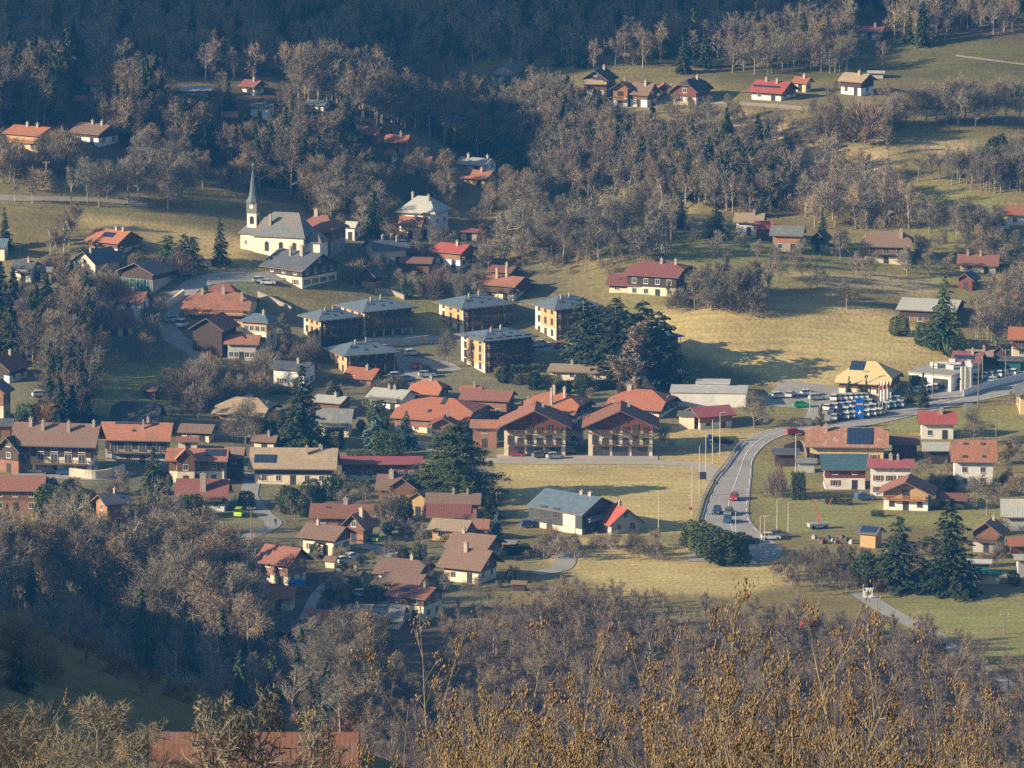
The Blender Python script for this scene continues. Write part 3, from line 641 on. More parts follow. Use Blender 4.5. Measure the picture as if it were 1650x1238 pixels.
h('orange roofed house hidden by the dark tree at the hamlet bottom','S',488,596,983,1006,1030,-15,'orange','cream','brick',chim=(),ratio=.5)
h('small brown roofed shed left of the hidden orange roofed house','S',436,488,997,1018,1030,-20,'brown','brick',chim=(),sky=((-.6,.3,.2,.7,'p'),))
h('orange roofed house glimpsed through bare branches left of the hamlet','S',420,482,944,965,985,-10,'orange','cream',chim=())
h('small red roofed white house with blue shutters beside the dark modern house','G',957,1040,820,845,862,26,'red','grey','grey',ratio=.85,chim=((.1,.05,.5,1),(.5,.1,.5,.8)))
# right side
h('large ochre farmhouse with mottled orange tiles and big solar array','S',1294,1435,688,721,748,-4,'mottled','yellow','yellow',t=.8,pan=((.0,.62,.05,.85,'p'),),chim=((-.5,.2,.7,1),),ratio=.62,ov=1.2,sh='b')
h('timber and white chalet with bluish green scale roof on the right','S',1321,1399,731,757,789,0,'teal','white','maroon',.5,chim=(),ratio=.8,sh='r')
h('white house with magenta red roof and brown shutters on the right','S',1395,1474,739,754,800,-3,'magenta','white',chim=((0,.1,.8,1),(.3,.1,.5,.8)),sh='b',ratio=.6,nwin=3)
h('orange timber chalet with white base and broad front gable','G',1410,1514,777,798,824,-10,'redbrown','white','larch',.5,bal='f',balc='o',ratio=.8,chim=(),ov=1.4,fr='b')
h('small house with bright crimson roof beside the main road','S',1477,1542,662,684,708,-2,'red','white',chim=((.2,.2,.8,.8),),ratio=.8)
h('tall white house with plain orange brown roof and four skylights','S',1529,1606,709,745,786,-2,'terra','white',sky=((-.45,-.25,.12,.22,'s'),(.3,.5,.12,.22,'s'),(-.5,-.28,.7,.8,'s'),(.35,.5,.7,.8,'s')),chim=(),ratio=.85)
h('open lean-to shed with pale roof left of the tall white house','S',1484,1532,712,727,748,0,'pale','darktimber',chim=(),win=0,ratio=.8)
h('low red roofed sheds right of the large ochre farmhouse','S',1430,1484,702,716,738,-4,'redbrown','timber',chim=(),win=0)
h('yellow walled house cut by the right edge above the dry meadow','G',1634,1720,618,640,668,0,'slate','yellow',chim=())
h('small dark garden house right of the orange timber chalet','S',1506,1562,794,806,822,-8,'maroon','darktimber',chim=(),win=0)
h('greenhouse with pale translucent roof at the right edge','S',1610,1690,804,834,856,-3,'pale','grey',chim=(),win=0,name='greenhouse',cat='greenhouse',ratio=.6)
h('small orange timber shed with solar roof behind the two firs','S',1378,1428,847,860,884,-26,'slate','larch',pan=((-.7,.7,.1,.8,'p'),),chim=(),win=0)
h('brown timber chalet with balcony right of the two firs','G',1558,1628,842,862,892,-18,'brown','grey','timber',.5,bal='f',ratio=.9)
h('orange roofed cabin near the right edge below the greenhouse','S',1622,1680,866,880,898,0,'orange','timber',chim=())
h('white sided shed with flat pale roof below the brown timber chalet','S',1552,1600,903,908,928,-5,'white','greenglass',chim=(),win=0)
h('low shed with green roof near the right edge','S',1562,1618,917,925,942,-8,'green','cream',chim=(),win=0)
h('grey workshop with flat roof at the right edge behind the green roofed shed','S',1632,1700,896,903,930,0,'pale','grey',chim=(),win=0)
h('dark garden shed with orange awning beside the bend of the road','S',1243,1288,722,732,752,0,'slate','darktimber',chim=(),win=0)
h('grey board garden shed left of the large ochre farmhouse','S',1280,1318,738,746,762,-5,'grey','grey',chim=(),win=0)
# left middle
h('sports hall with dark blue roof and green glazed gable front','G',186,296,424,440,474,-32,'slate','grey','darktimber',.62,ratio=1.1,chim=(),win=0,name='sports_hall',cat='hall',ov=1.2)
h('cream house with blue grey roof and gable above the sports hall','G',114,200,405,424,452,-40,'slate','cream','cream',ratio=1.2,chim=((-.6,.2),))
h('orange roofed chalet with roof solar panel on the left meadow','S',136,232,370,390,414,-34,'orange','cream','timber',.5,pan=((-.3,.35,.25,.6,'p'),),chim=((.2,.05),(.6,.05)),bal='r')
h('small grey garage right of the orange roofed chalet with solar panel','S',172,206,404,411,424,-20,'slate','grey',chim=(),win=0)
h('small white house with dark roof at the far left below the meadow','S',18,68,420,431,456,-20,'slate','white',bal='f')
h('blue grey roofed house cut by the left edge of the meadow','S',-30,18,384,398,420,-10,'zinc','cream',chim=())
h('grey walled cottage right of the small white house','S',62,88,430,438,456,-10,'grey','stone',chim=())
h('white house with red brown roof on the bend of the village street','S',182,246,469,488,520,-16,'redbrown','white','white',chim=((.05,.0),),bal='r')
h('house with dark red roof below the white house on the bend','S',172,222,499,526,544,28,'maroon','cream',sky=((.0,.4,.5,.7,'s'),),chim=())
h('house with dark timber gable and red roof at the left edge','G',-40,52,574,596,618,-30,'redbrown','white','darktimber',.5,ratio=.9)
h('brown house with lit cream garage at the left edge below the dark gable','G',-30,24,618,634,680,-15,'brown','cream','brick',chim=())
h('long low barn with faded orange corrugated roof at the bottom','S',244,580,1206,1262,1290,0,'rust','stone',chim=(),y0=425.,ratio=.42,win=0,name='barn',cat='barn',sky=((.42,.72,.3,.42,'s'),(-.6,-.35,.3,.42,'s')))

h('low barn with faded purple brown roof behind the solar striped roof','S',286,352,683,697,712,-12,'brown','cream','darktimber',chim=())
h('small cream outbuilding with rusty roof right of the solar striped roof','S',284,322,703,712,724,0,'redbrown','cream',chim=())
h('little timber shed beside the lane bend, lower left','S',452,476,886,893,904,-15,'brown','timber',chim=(),win=0,name='garden_shed',cat='shed')
h('little dark shed in the garden right of the large brown roofed chalet','S',822,852,938,944,953,-10,'brown','darktimber',chim=(),win=0,name='garden_shed',cat='shed')
h('small brown roofed garage below the cream timber chalet','S',520,548,896,904,916,-20,'brown','cream',chim=(),win=0,name='garage',cat='garage')
h('flat grey carport near the dark modern house','S',806,838,870,877,888,-15,'grey','timber',chim=(),win=0,name='carport',cat='carport')
h('brown roofed cottage behind the long tan roofed house','S',404,452,700,712,724,-12,'brown','cream','timber')
h('small red roofed cottage left of the village centre spruce','S',392,432,648,659,672,-20,'redbrown','cream','timber')
h('cream cottage with brown roof between the lower hamlet lawns','S',548,592,918,928,942,-22,'brown','cream','timber')
h('small barn with rust roof below the red roofed white wall house on the bend','S',226,262,620,630,644,-18,'redbrown','darktimber',chim=())
# ------------------------------------------------------------ apartment blocks
def apartment(label, x0, x1, yt, ye, yb, fl=3, r=32, ratio=.85, larch=(.28,.98,1,3), base='cream', pans=1):
    H, (L, D, He, Hr, Hw, s) = house(label,'S',x0,x1,yt,ye,yb,r,'zinc',base,None,t=0,ratio=ratio,ov=1.3,win=0,chim=((.1,.1,.4,.6),(-.3,.2,.4,.5)),
        sky=((-.55,-.47,.35,.5,'s'),(-.4,-.32,.35,.5,'s'),(-.15,-.07,.55,.7,'s'),(.2,.28,.4,.55,'s')),name='apartment_block',cat='apartment block',group='metal roofed apartment blocks')
    fh = Hw/fl
    # left lit side: render with a larch panel on the upper floors
    m = MB(); m.box(-L/2-.09, -L/2, -D/2+.5, D/2-D*larch[0], fh*larch[2], Hw-.1); m.build('cladding', WL['larch'], H)
    for k in range(fl):
        for j in range(3): window(H, (-L/2-.1, D/2-(j+.6)*D/3.2, k*fh+.9), R(-90), .9, 1.5, 'b')
    # front: dark boarded wall, balconies on every floor, posts
    m = MB(); m.box(-L/2+.3, L/2-.05, -D/2-.09, -D/2, fh*.95, Hw-.1); m.build('cladding', WL['aptfront'], H)
    for k in range(fl):
        for j in range(5): window(H, (-L/2+(j+.5)*L/5, -D/2-.1, k*fh+.15), 0, 1.9, 2.15, 'b')
        if k: balcony(H, (.15, -D/2-.09, k*fh), 0, L-.8, 1.4, 'b')
    m = MB()
    for j in range(6): x = -L/2+.3+(L-.6)*j/5; m.box(x-.06, x+.06, -D/2-1.55, -D/2-1.43, -1, Hw+.25)
    m.build('post', RAILM['b'], H)
    return H
apartment('apartment block with dark balcony front, leftmost of the upper row', 538, 676, 480, 499, 548)
apartment('lower apartment block partly in front of the leftmost one, half hidden by bare trees', 478, 586, 497, 514, 562)
apartment('lowest apartment block with wide larch wall and roof windows', 520, 648, 549, 571, 606, fl=2, r=24, larch=(0,1,0,3))
apartment('apartment block above the car park with orange and cream end wall', 696, 834, 474, 494, 540)
apartment('apartment block with pale grey roof panels facing the car park', 731, 869, 529, 546, 602, fl=4)
apartment('apartment block left of the tall dark conifers', 851, 972, 476, 496, 548)
apartment('apartment block mostly hidden behind the tall dark conifers', 968, 1104, 530, 546, 602)
# ------------------------------------------------------------ twin chalets with shop fronts
for n_, (x0, x1) in enumerate(((801, 924), (936, 1064))):
    H, (L, D, He, Hr, Hw, s) = house(['left of two large gabled chalets with glazed ground floor facing the field','right of two large gabled chalets with glazed ground floor facing the field'][n_],
        'G',x0,x1,662,690,736,-2,'redbrown','cream','maroon',.8,ratio=.75,ov=1.5,win=0,chim=((.3,.2),(.5,-.2)),name='chalet_block',cat='chalet block',group='twin chalets by the field')
    X = -L/2
    for y0, w_ in ((D*.3,D*.24),(0,D*.24),(-D*.3,D*.24)): window(H, (X-.0, y0, .05), R(-90), w_, 2.3, 'b')
    for k in (1, 2):
        for j in range(6): window(H, (X-(.08 if k == 2 else 0), (j-2.5)*D/6.4, k*2.75+.25), R(-90), 1.2, 1.9 if j % 2 else 1.3, 'b')
        for sy in (-1, 1): balcony(H, (X-.02, sy*D*.24, k*2.75), R(-90), D*.34, 1.3, 'b')
    for j in (-1,1): window(H, (X-.08, j*1.2, 8.3), R(-90), .9, .9, 'b')
# green glazing of the sports hall gable
H = bpy.data.objects['sports_hall']; L_ = H.children[0]
bb = [Vector(c) for c in [c for c in H.children if c.name.startswith('wall')][0].bound_box]
xm = min(v.x for v in bb); ya, yb_ = min(v.y for v in bb), max(v.y for v in bb)
m = MB(); m.box(xm-.15, xm, ya+.5, yb_-.5, .3, max(v.z for v in bb)-.1); m.build('glazing', WL['greenglass'], H)
m = MB()
for i in range(9): y = ya+.5+(yb_-ya-1)*i/8; m.box(xm-.25, xm-.15, y-.06, y+.06, .3, max(v.z for v in bb)-.1)
m.build('mullion', METAL, H)

# ------------------------------------------------------------ modern dark house
H, q = house('modern dark clad house with grey metal roof beside the golden field','S',846,1002,793,823,862,-40,'zinc','cream','anthracite',.02,ratio=.85,ov=.5,chim=((.3,.0,.8,.6),(.6,.0,.8,.6)),win=0,bal='')
L, D, He, Hr, Hw, s = q
m = MB(); m.box(L*.15, L*.38, -D/2-.06, -D/2, 0, Hw-.3); m.build('render_panel', WL['cream'], H)
for j in range(4): window(H, (L*(-.35+.12*j), -D/2-.01, .2+2.8*(j%2)), 0, 1.4, 2.1, 'b')
for j in range(3):
    for k in range(2): window(H, (L/2+.01, D*(-.32+.2*j), .3+k*2.8), R(90), 1.6, 2.1, 'b')
m = MB()
for i in range(28): y = -D/2+D*i/28; m.box(L/2, L/2+.08, y, y+.12, .0, Hw)
m.build('vertical_batten', WL['anthracite'], H)
balcony(H, (L/2+.02, -D*.2, 2.9), R(90), D*.4, 1.3, 'g')

# ------------------------------------------------------------ white halls with flat roofs
def hall(label, x0, x1, yt, yb, r, deep, wall='white', roofc='white', name='hall', strips=3, ribbon=True):
    xc = (x0+x1)/2; P = G(xc, yb); s = pxm(P); rr = R(abs(r)); L = ((x1-x0)/s-deep*math.sin(rr))/math.cos(rr)
    hd = (deep*math.cos(rr)+L*math.sin(rr))/2; hh = ((yb-yt)/s-2*hd*sindep(P))/.984; hh = max(3.5, hh)
    H = empty(name, (P.x*(P.y+hd)/P.y, P.y+hd, P.z), R(r), label, 'hall'); FOOT.append((x0, x1, yt, yb))
    m = MB(); m.box(-L/2, L/2, -deep/2, deep/2, -2, hh); m.build('wall', WL[wall], H)
    m = MB(); m.box(-L/2-.3, L/2+.3, -deep/2-.3, deep/2+.3, hh, hh+.35); m.build('roof', RF[roofc], H)
    if ribbon:
        n = max(2, int(L/4))
        for i in range(n): window(H, (-L/2+(i+.5)*L/n, -deep/2-.01, .8), 0, L/n*.7, min(2.2, hh-1.4), 'b')
        for i in range(2): window(H, (L/2+.01, (i-.5)*deep*.4, .8), R(90), 2.5, 2.0, 'b')
    return H, L, hh
hall('long flat white hall behind the bare trees left of the dealers', 1080, 1205, 632, 657, -4, 9, ribbon=False)
hall('raised white upper box on the long flat white hall', 1122, 1176, 624, 642, -4, 5, ribbon=False)
H, L, hh = hall('white car showroom with grey flat roof and rooftop ducts', 1462, 1580, 584, 632, -30, 16, roofc='pale', name='showroom')
m = MB(); rnd = random.Random(4)
for i in range(7): x = -L/2+2+i*L/8; y = rnd.uniform(-2, 5); w = rnd.uniform(.8, 1.8); m.box(x, x+w, y, y+w, hh+.35, hh+rnd.uniform(1.2, 2.2))
m.tube((-L/2+1, 2, hh+1), (L/2-3, 4, hh+1.1), .4, .4, 8); m.build('rooftop_duct', METAL, H)
for i in range(3):
    m = MB(); x = L/2+2+i*1.2; m.tube((x, -6, -1), (x, -6, 6.2), .5, .5, 10, cap=True); o = m.build('silo', METAL); o.location = H.location; o.rotation_euler = H.rotation_euler
    tag(o, 'tall pale metal silo standing right of the white showroom', 'silo', 'silos by the showroom')

# ------------------------------------------------------------ church
s = pxm(G(458, 418)); P = G(458, 421); kd_ = sindep(P)
WL['church'] = mat('wall_church', (.72,.66,.53), (.65,.59,.47), sc=.6)
CH = empty('church', (P.x*(P.y+6)/P.y, P.y+6, P.z), R(-16), 'cream church with grey roof and slender pointed spire above the village', 'church')
L, D, He, Hr = 14.6, 10.4, 6.2, 11.8
m = MB(); m.box(-L/2+.6, L/2-.6, -D/2+.6, D/2-.6, -3, He+.15); m.build('wall', WL['church'], CH)
m = MB()
tp = roof_shape(L, D, He, Hr, 0, 3.2)
for p in tp: m.face(p)
m.box(-L/2, L/2, -D/2, D/2, He-.25, He-.003); ro = m.build('roof', RF['churchroof'], CH)
m = MB(); m.box(-3.1,-2.5,-3,-2.4,6,11.5); m.build('chimney', CHIM, ro)
def arch_win(par, p, rz, w, hgt):
    a = MB(); pts = [(-w/2, 0), (w/2, 0)]+[(w/2*math.cos(t), hgt-w/2+w/2*math.sin(t)) for t in np.linspace(0, math.pi, 9)]
    a.extr([(x*1.3, z*1.08-.1) for x, z in pts], 'y', -.05, .03); o = a.build('window', CHIM, par, p, rz)
    b = MB(); b.extr(pts, 'y', -.09, 0); b.build('pane', GLASS, o)
for x in (-3.2, .6, 4.2): arch_win(CH, (x, -D/2+.6, 2.3), 0, .9, 2.4)
arch_win(CH, (L/2-.6, 0, 2.5), R(90), .9, 2.2)
m = MB()                                   # apse / sacristy on the right, lower roof
m.box(L/2-.6, L/2+3.4, -3.2, 3.2, -3, 4.6); m.build('apse', WL['church'], CH)
m = MB(); 
for p in roof_shape(5.2, 7.4, 4.6, 7.6, 0, 2.4): m.face([(x+L/2+1.4, y, z) for x, y, z in p])
m.build('apse_roof', RF['churchroof'], CH)
# west porch + tower
TX, TY, TW = -L/2-.6, -1.2, 2.5
m = MB(); m.box(TX-2.6, -L/2+.6, -3.9, 3.9, -3, 6.4); m.build('porch', WL['church'], CH)
m = MB()
for p in roof_shape(6.4, 9.0, 6.4, 9.4, 0, 2.8): m.face([(x+TX-.2, y, z) for x, y, z in p])
m.build('porch_roof', RF['churchroof'], CH)
for z in (1.5, 3.8): window(CH, (TX-1.2, -3.9, z), 0, .5, .8, 'w')
tw = MB(); tw.box(TX-TW/2, TX+TW/2, TY-TW/2, TY+TW/2, 5, 11.5); T = tw.build('tower', WL['church'], CH)
arch_win(T, (TX, TY-TW/2-.01, 8.8), 0, .9, 1.9); arch_win(T, (TX+TW/2+.01, TY, 8.8), R(90), .9, 1.9)
m = MB(); m.box(TX-TW/2-.12, TX+TW/2+.12, TY-TW/2-.12, TY+TW/2+.12, 11.5, 14.4); bf = m.build('belfry', RF['churchroof'], T)
m = MB(); m.tube((TX, TY-TW/2-.13, 13.2), (TX, TY-TW/2-.2, 13.2), .55, .55, 16, cap=True); m.build('clock_face', mat('clock_white', (.7,.68,.6)), T)
m = MB()
prof = [(1.8,14.35),(1.35,15.0),(1.0,15.9),(.82,17.0),(.45,20.0),(.07,23.0)]
for (r0, z0), (r1, z1) in zip(prof, prof[1:]):
    n = 8 if z0 > 14.9 else 8; m.tube((TX, TY, z0), (TX, TY, z1), r0*1.12, r1*1.12, 8)
m.tube((TX,TY,14.3),(TX,TY,14.36),1.96,1.96,8,cap=True); m.build('spire', mat('spire_slate', (.11,.14,.14), (.08,.105,.11), sc=2), T)
m = MB(); m.box(TX-.04, TX+.04, TY-.04, TY+.04, 23.2, 24.6); m.box(TX-.35, TX+.35, TY-.04, TY+.04, 23.95, 24.03); m.build('cross', METAL, T)
FOOT.append((390, 508, 350, 420))
# ------------------------------------------------------------ trees
def np_mesh(name, V, F, mats, mi=None, smooth=False):
    V = np.asarray(V, np.float32).reshape(-1, 3); F = np.asarray(F, np.int32); k = F.shape[1]
    me = bpy.data.meshes.new(name); me.vertices.add(len(V)); me.vertices.foreach_set('co', V.ravel())
    me.loops.add(F.size); me.loops.foreach_set('vertex_index', F.ravel())
    me.polygons.add(len(F)); me.polygons.foreach_set('loop_start', np.arange(len(F), dtype=np.int32)*k)
    for m in (mats if isinstance(mats, (list, tuple)) else [mats]): me.materials.append(m)
    if mi is not None: me.polygons.foreach_set('material_index', np.asarray(mi, np.int32))
    me.update(); return me
def twigmat(name, c1, c2, c3):
    m = mat(name, c1, c2, sc=.11, world=True, c3=c3, sc3=.05, rough=.95, rnd=.32, spec=.05); return m
TW_GREY = twigmat('twigs_grey', (0.221,0.193,0.143), (0.166,0.147,0.110), (0.198,0.161,0.115))
TW_WARM = twigmat('twigs_warm', (0.258,0.198,0.129), (0.202,0.156,0.106), (0.267,0.202,0.120))
TW_MAUVE = twigmat('twigs_mauve', (0.172,0.132,0.108), (0.136,0.104,0.088), (0.180,0.140,0.104))
TW_GOLD = twigmat('twigs_gold', (.42,.27,.12), (.34,.21,.10), (.45,.25,.11))
TW_RUST = twigmat('twigs_rust', (.27,.16,.085), (.21,.125,.07), (.25,.17,.10))
BIRCHB = mat('bark_birch', (.50,.47,.42), (.35,.32,.28), sc=3, world=True)
NEED = twigmat('needles_dark', (.045,.062,.028), (.032,.046,.024), (.06,.075,.03))
NEEDB = twigmat('needles_blue', (.08,.125,.11), (.055,.09,.085), (.09,.13,.10))
NEEDG = twigmat('needles_green', (.07,.095,.03), (.045,.07,.026), (.09,.10,.035))
HEDG = twigmat('leaves_hedge', (.075,.10,.03), (.05,.07,.025), (.11,.12,.04))
_perp = lambda d, rs: (lambda v: v/np.linalg.norm(v))(np.cross(d, rs.normal(size=3)))
def grow(rs, h, spread, up, levels, cnts, fork=.2, lean=0, lenf=.55):
    """list of (a,b,r0,r1,level) segments of a bare tree"""
    segs = []
    def br(p, d, L, r, lv):
        n = 4 if lv == 0 else 3 if lv < 3 else 1
        pts = [p]; dd = d.copy()
        for i in range(n):
            dd = dd+rs.normal(size=3)*(.06 if lv == 0 else .16); dd[2] += up*(.10 if lv else .05); dd /= np.linalg.norm(dd)
            q = pts[-1]+dd*L/n; segs.append((pts[-1], q, r*(1-.75*i/n), r*(1-.75*(i+1)/n), lv)); pts.append(q)
        if lv < levels:
            c = cnts[lv]
            for j in range(c):
                f = (fork+(1-fork)*(j+rs.rand()*.8)/c) if lv == 0 else (.15+.85*(j+rs.rand()*.8)/c)
                f = min(f, .999); k = int(f*n); q = pts[k]+(pts[k+1]-pts[k])*(f*n-k)
                ax = pts[k+1]-pts[k]; ax = ax/np.linalg.norm(ax); side = _perp(ax, rs)
                an = spread*(1.05 if lv == 0 else .85)*(.75+.5*rs.rand())*(1-.45*f if lv == 0 else 1)
                nd = ax*math.cos(an)+side*math.sin(an)
                l2 = L*(lenf if lv < 2 else .74)*(1.15-.55*f if lv == 0 else (1.1-.5*f))*(.8+.4*rs.rand())
                br(q, nd, l2, max(r*(.5 if lv == 0 else .45), .012), lv+1)
    br(np.zeros(3), np.array([lean, 0, 1.0]), h*.72, h*.018+.03, 0)
    return segs
def tree_meshes(seed, h, spread, up, cnts, twm, bark=BARK, fork=.2, lean=0, lenf=.55, tw=.05, lod=False):
    rs = np.random.RandomState(seed); lv = len(cnts); S_ = grow(rs, h, spread, up, lv, cnts, fork, lean, lenf)
    zmx = max(s_[1][2] for s_ in S_); k = h/zmx
    mb = MB(); V = []; 
    split = 2 if not lod else 1
    for a, b, r0, r1, l in S_:
        a = a*k; b = b*k
        if l == 0 and a[2] < .01: a = a-np.array([0,0,1.0])
        if l <= split: mb.tube(a, b, max(r0, .05), max(r1, .035), 5 if l == 0 else 3)
        else:
            d = b-a; L_ = np.linalg.norm(d); n = _perp(d/L_, rs); w = tw*(1.5 if l == split+1 else 1)
            V += [a-n*w*.5, a+n*w*.5, b+n*w*.12]
            for _ in range(2 if l == lv else 1):
                c = a+d*rs.uniform(.15, .85); e = c+(d/L_*.9+rs.normal(size=3)*.38)*L_*.8
                V += [c-n*w*.4, c+n*w*.4, e]
    F = np.arange(len(V)).reshape(-1, 3)
    return mb.mesh('trunk', bark), np_mesh('crown', V, F, twm)
def quads(C, N1, N2, wa, wb):
    V = np.stack([C-N1*wa-N2*wb*.3, C+N1*wa-N2*wb*.3, C+N1*wa*.4+N2*wb, C-N1*wa*.4+N2*wb], 1)
    return V
def conifer_meshes(seed, h, rad, m, n=4200, q=.34, flat=.35, cone=1.0, gap=.2, z0=.06):
    rs = np.random.RandomState(seed); mb = MB(); mb.tube((0,0,-1), (0,0,h*.97), h*.018+.05, .03, 6)
    Cs = []; Ds = []
    nl = int(h*1.9); per = max(8, int(n/nl/9))
    ph = rs.rand(40)*6.28
    for i in range(nl):
        f = (i+rs.rand()*.5)/nl; z = h*(z0+(1-z0)*f); rr = rad*((1-f)**cone)*(.82+.3*rs.rand())+.12
        nb = max(5, int(11*(1-f)+5))
        for j in range(nb):
            a = rs.rand()*6.283; R_ = rr*(.5+.68*rs.rand())*(1+.14*math.sin(3*a+ph[i % 40]))
            if rs.rand() < gap*.4: continue
            k = max(2, int(R_*4.2))
            if rs.rand() < .25: mb.tube((0,0,z), (math.cos(a)*R_*.9, math.sin(a)*R_*.9, z-R_*flat*.5), .03, .015, 3)
            for t in (np.arange(k)+rs.rand(k))/k:
                if t < .12: continue
                c = np.array([math.cos(a)*R_*t, math.sin(a)*R_*t, z-R_*flat*t*t+rs.normal()*.08]); c[:2] += rs.normal(size=2)*.12*R_*.5
                Cs.append(c); Ds.append([math.cos(a), math.sin(a), -.35-.3*rs.rand()])
    C = np.array(Cs); D_ = np.array(Ds); D_ /= np.linalg.norm(D_, axis=1)[:,None]
    C = np.repeat(C, 2, 0)+rs.normal(size=(len(C)*2, 3))*.1; D_ = np.repeat(D_, 2, 0)+rs.normal(size=(len(C), 3))*.25
    n1 = np.cross(D_, np.array([0,0,1.0])+rs.normal(size=D_.shape)*.5); n1 /= np.linalg.norm(n1, axis=1)[:,None]
    sc = (.7+.7*rs.rand(len(C)))[:,None]*q
    V = quads(C, n1, D_, sc*.5, sc)
    return mb.mesh('trunk', BARK), np_mesh('crown', V, np.arange(len(V)*4).reshape(-1,4), m)
def leaf_blob(seed, rx, ry, rz, m, n=2500, q=.22, zc=None, rough=.18, box=False):
    """leafy hedge or evergreen bush: leaf quads through an uneven shell"""
    rs = np.random.RandomState(seed); d = rs.normal(size=(n,3)); d /= np.linalg.norm(d, axis=1)[:,None]
    ph = rs.rand(3)*6.28; w = 1+rough*(np.sin(3*d[:,0]*2+ph[0])+np.sin(4*d[:,1]*2+ph[1])+np.sin(5*d[:,2]+ph[2]))/1.6
    if box: d = d/np.maximum(np.abs(d).max(1), 1e-6)[:,None]*(.96+.06*rs.rand(n)[:,None]); w = np.ones(n)+rough*.15*rs.normal(size=n)
    rr = w*(1-.22*rs.rand(n)**2); C = d*rr[:,None]*np.array([rx,ry,rz]); C[:,2] += (rz*.92 if zc is None else zc)
    C = C[C[:,2] > -.4]; n = len(C)
    a = rs.normal(size=(n,3)); a /= np.linalg.norm(a, axis=1)[:,None]; b = np.cross(a, rs.normal(size=(n,3))); b /= np.linalg.norm(b, axis=1)[:,None]
    V = quads(C, a, b, q*.6, q)
    return np_mesh('foliage', V, np.arange(n*4).reshape(-1,4), m)
def stems(seed, h, n, sp):
    rs = np.random.RandomState(seed); mb = MB()
    for i in range(n):
        a = rs.rand()*6.28; b = np.array([math.cos(a)*sp*rs.rand(), math.sin(a)*sp*rs.rand(), h*(.5+.4*rs.rand())]); mb.tube((b[0]*.15,b[1]*.15,-.6), b, .05, .02, 4)
    return mb.mesh('trunk', BARK)
def bush_meshes(seed, h, rad, m, n=2600, tw=.045):
    rs = np.random.RandomState(seed); mb = MB(); V = []
    for i in range(9):
        a = rs.rand()*6.28; t = rs.rand()**.6*.75; d = np.array([math.cos(a)*t, math.sin(a)*t, 1.0]); d /= np.linalg.norm(d)
        mb.tube((0,0,-.6), d*h*.75, .06, .02, 4)
    d = rs.normal(size=(n,3)); d[:,2] = np.abs(d[:,2])*1.1; d /= np.linalg.norm(d, axis=1)[:,None]
    r = (.35+.65*rs.rand(n)**.55)*(1+.13*np.sin(5*d[:,0]+seed)+.13*np.sin(6*d[:,1]+2*seed))
    B = d*np.array([rad, rad, h])*r[:,None]*.82; B[:,2] += -.1
    dr = d*[1,1,1.5]+rs.normal(size=(n,3))*.4; dr /= np.linalg.norm(dr, axis=1)[:,None]; Lg = (.5+.8*rs.rand(n))[:,None]*h*.2
    n1 = np.cross(dr, rs.normal(size=(n,3))); n1 /= np.linalg.norm(n1, axis=1)[:,None]
    V = np.stack([B-n1*tw*.5, B+n1*tw*.5, B+dr*Lg], 1)
    return mb.mesh('trunk', BARK), np_mesh('crown', V, np.arange(n*3).reshape(-1,3), m)
def cedar_meshes(seed, h, rad, m):
    rs = np.random.RandomState(seed); mb = MB(); mb.tube((0,0,-1), (0,0,h*.9), .55, .1, 8); Cs = []; Ds = []
    for i in range(70):
        f = (i/70)**.9; z = h*(.08+.88*f)+rs.normal()*.3; a = i*2.4+rs.rand(); R_ = rad*(1-f*.8)*(.65+.5*rs.rand())*(.8 if f < .15 else 1)
        d = np.array([math.cos(a), math.sin(a), .12]); mb.tube((0,0,z-.5), d*R_*.85+np.array([0,0,z]), .12, .03, 4)
        for j in range(int(R_*34)):
            t = rs.rand()**.6; w = .32*R_*t+.3; c = d*R_*t+np.array([0,0,z-.12*R_*t*t]); c = c+np.array([-d[1],d[0],0])*rs.uniform(-w,w)+np.array([0,0,rs.normal()*.22]); Cs.append(c); Ds.append([d[0],d[1],-.25])
    C = np.array(Cs); D_ = np.array(Ds)+rs.normal(size=(len(C),3))*.35; D_ /= np.linalg.norm(D_, axis=1)[:,None]
    n1 = np.cross(D_, [0,0,1.0]); n1 /= np.linalg.norm(n1, axis=1)[:,None]; V = quads(C, n1, D_, .17, .5)
    return mb.mesh('trunk', BARK), np_mesh('crown', V, np.arange(len(V)*4).reshape(-1,4), m)

# kinds: list of (trunk mesh, crown mesh, nominal height)
K = {}
K['oak'] = [(*tree_meshes(10+i, 14, 1.0, .5, (9,8,7,5), TW_GREY, tw=.052, lenf=.6), 14) for i in range(4)]
K['warm'] = [(*tree_meshes(20+i, 14, .85, .8, (9,8,7,5), TW_WARM, tw=.052), 14) for i in range(3)]
K['mauve'] = [(*tree_meshes(30+i, 11, .8, .9, (9,8,7,5), TW_MAUVE, tw=.052, fork=.15), 11) for i in range(2)]
K['poplar'] = [(*tree_meshes(40+i, 15, .5, 1.3, (15,7,6,5), TW_WARM, tw=.052, fork=.2, lenf=.36), 15) for i in range(2)]
K['tall'] = [(*tree_meshes(50+i, 16, .62, 1.0, (10,7,6,5), TW_GREY, tw=.052, fork=.42, lenf=.42), 16) for i in range(3)]
K['orchard'] = [(*tree_meshes(60+i, 7, 1.2, .5, (7,6,5,4), TW_GREY, tw=.06, fork=.22, lenf=.62), 7) for i in range(3)]
K['birch'] = [(*tree_meshes(70, 13, .55, 1.0, (14,7,6,5), TW_WARM, bark=BIRCHB, tw=.045, fork=.2, lenf=.36), 13)]
K['gold'] = [(*tree_meshes(72, 9, .6, 1.2, (12,7,6,5), TW_GOLD, tw=.07, fork=.1, lenf=.45), 9)]
K['rustcone'] = [(*tree_meshes(74, 12, .55, 1.2, (18,8,7,5), TW_WARM, tw=.1, fork=.05, lenf=.34), 12)]
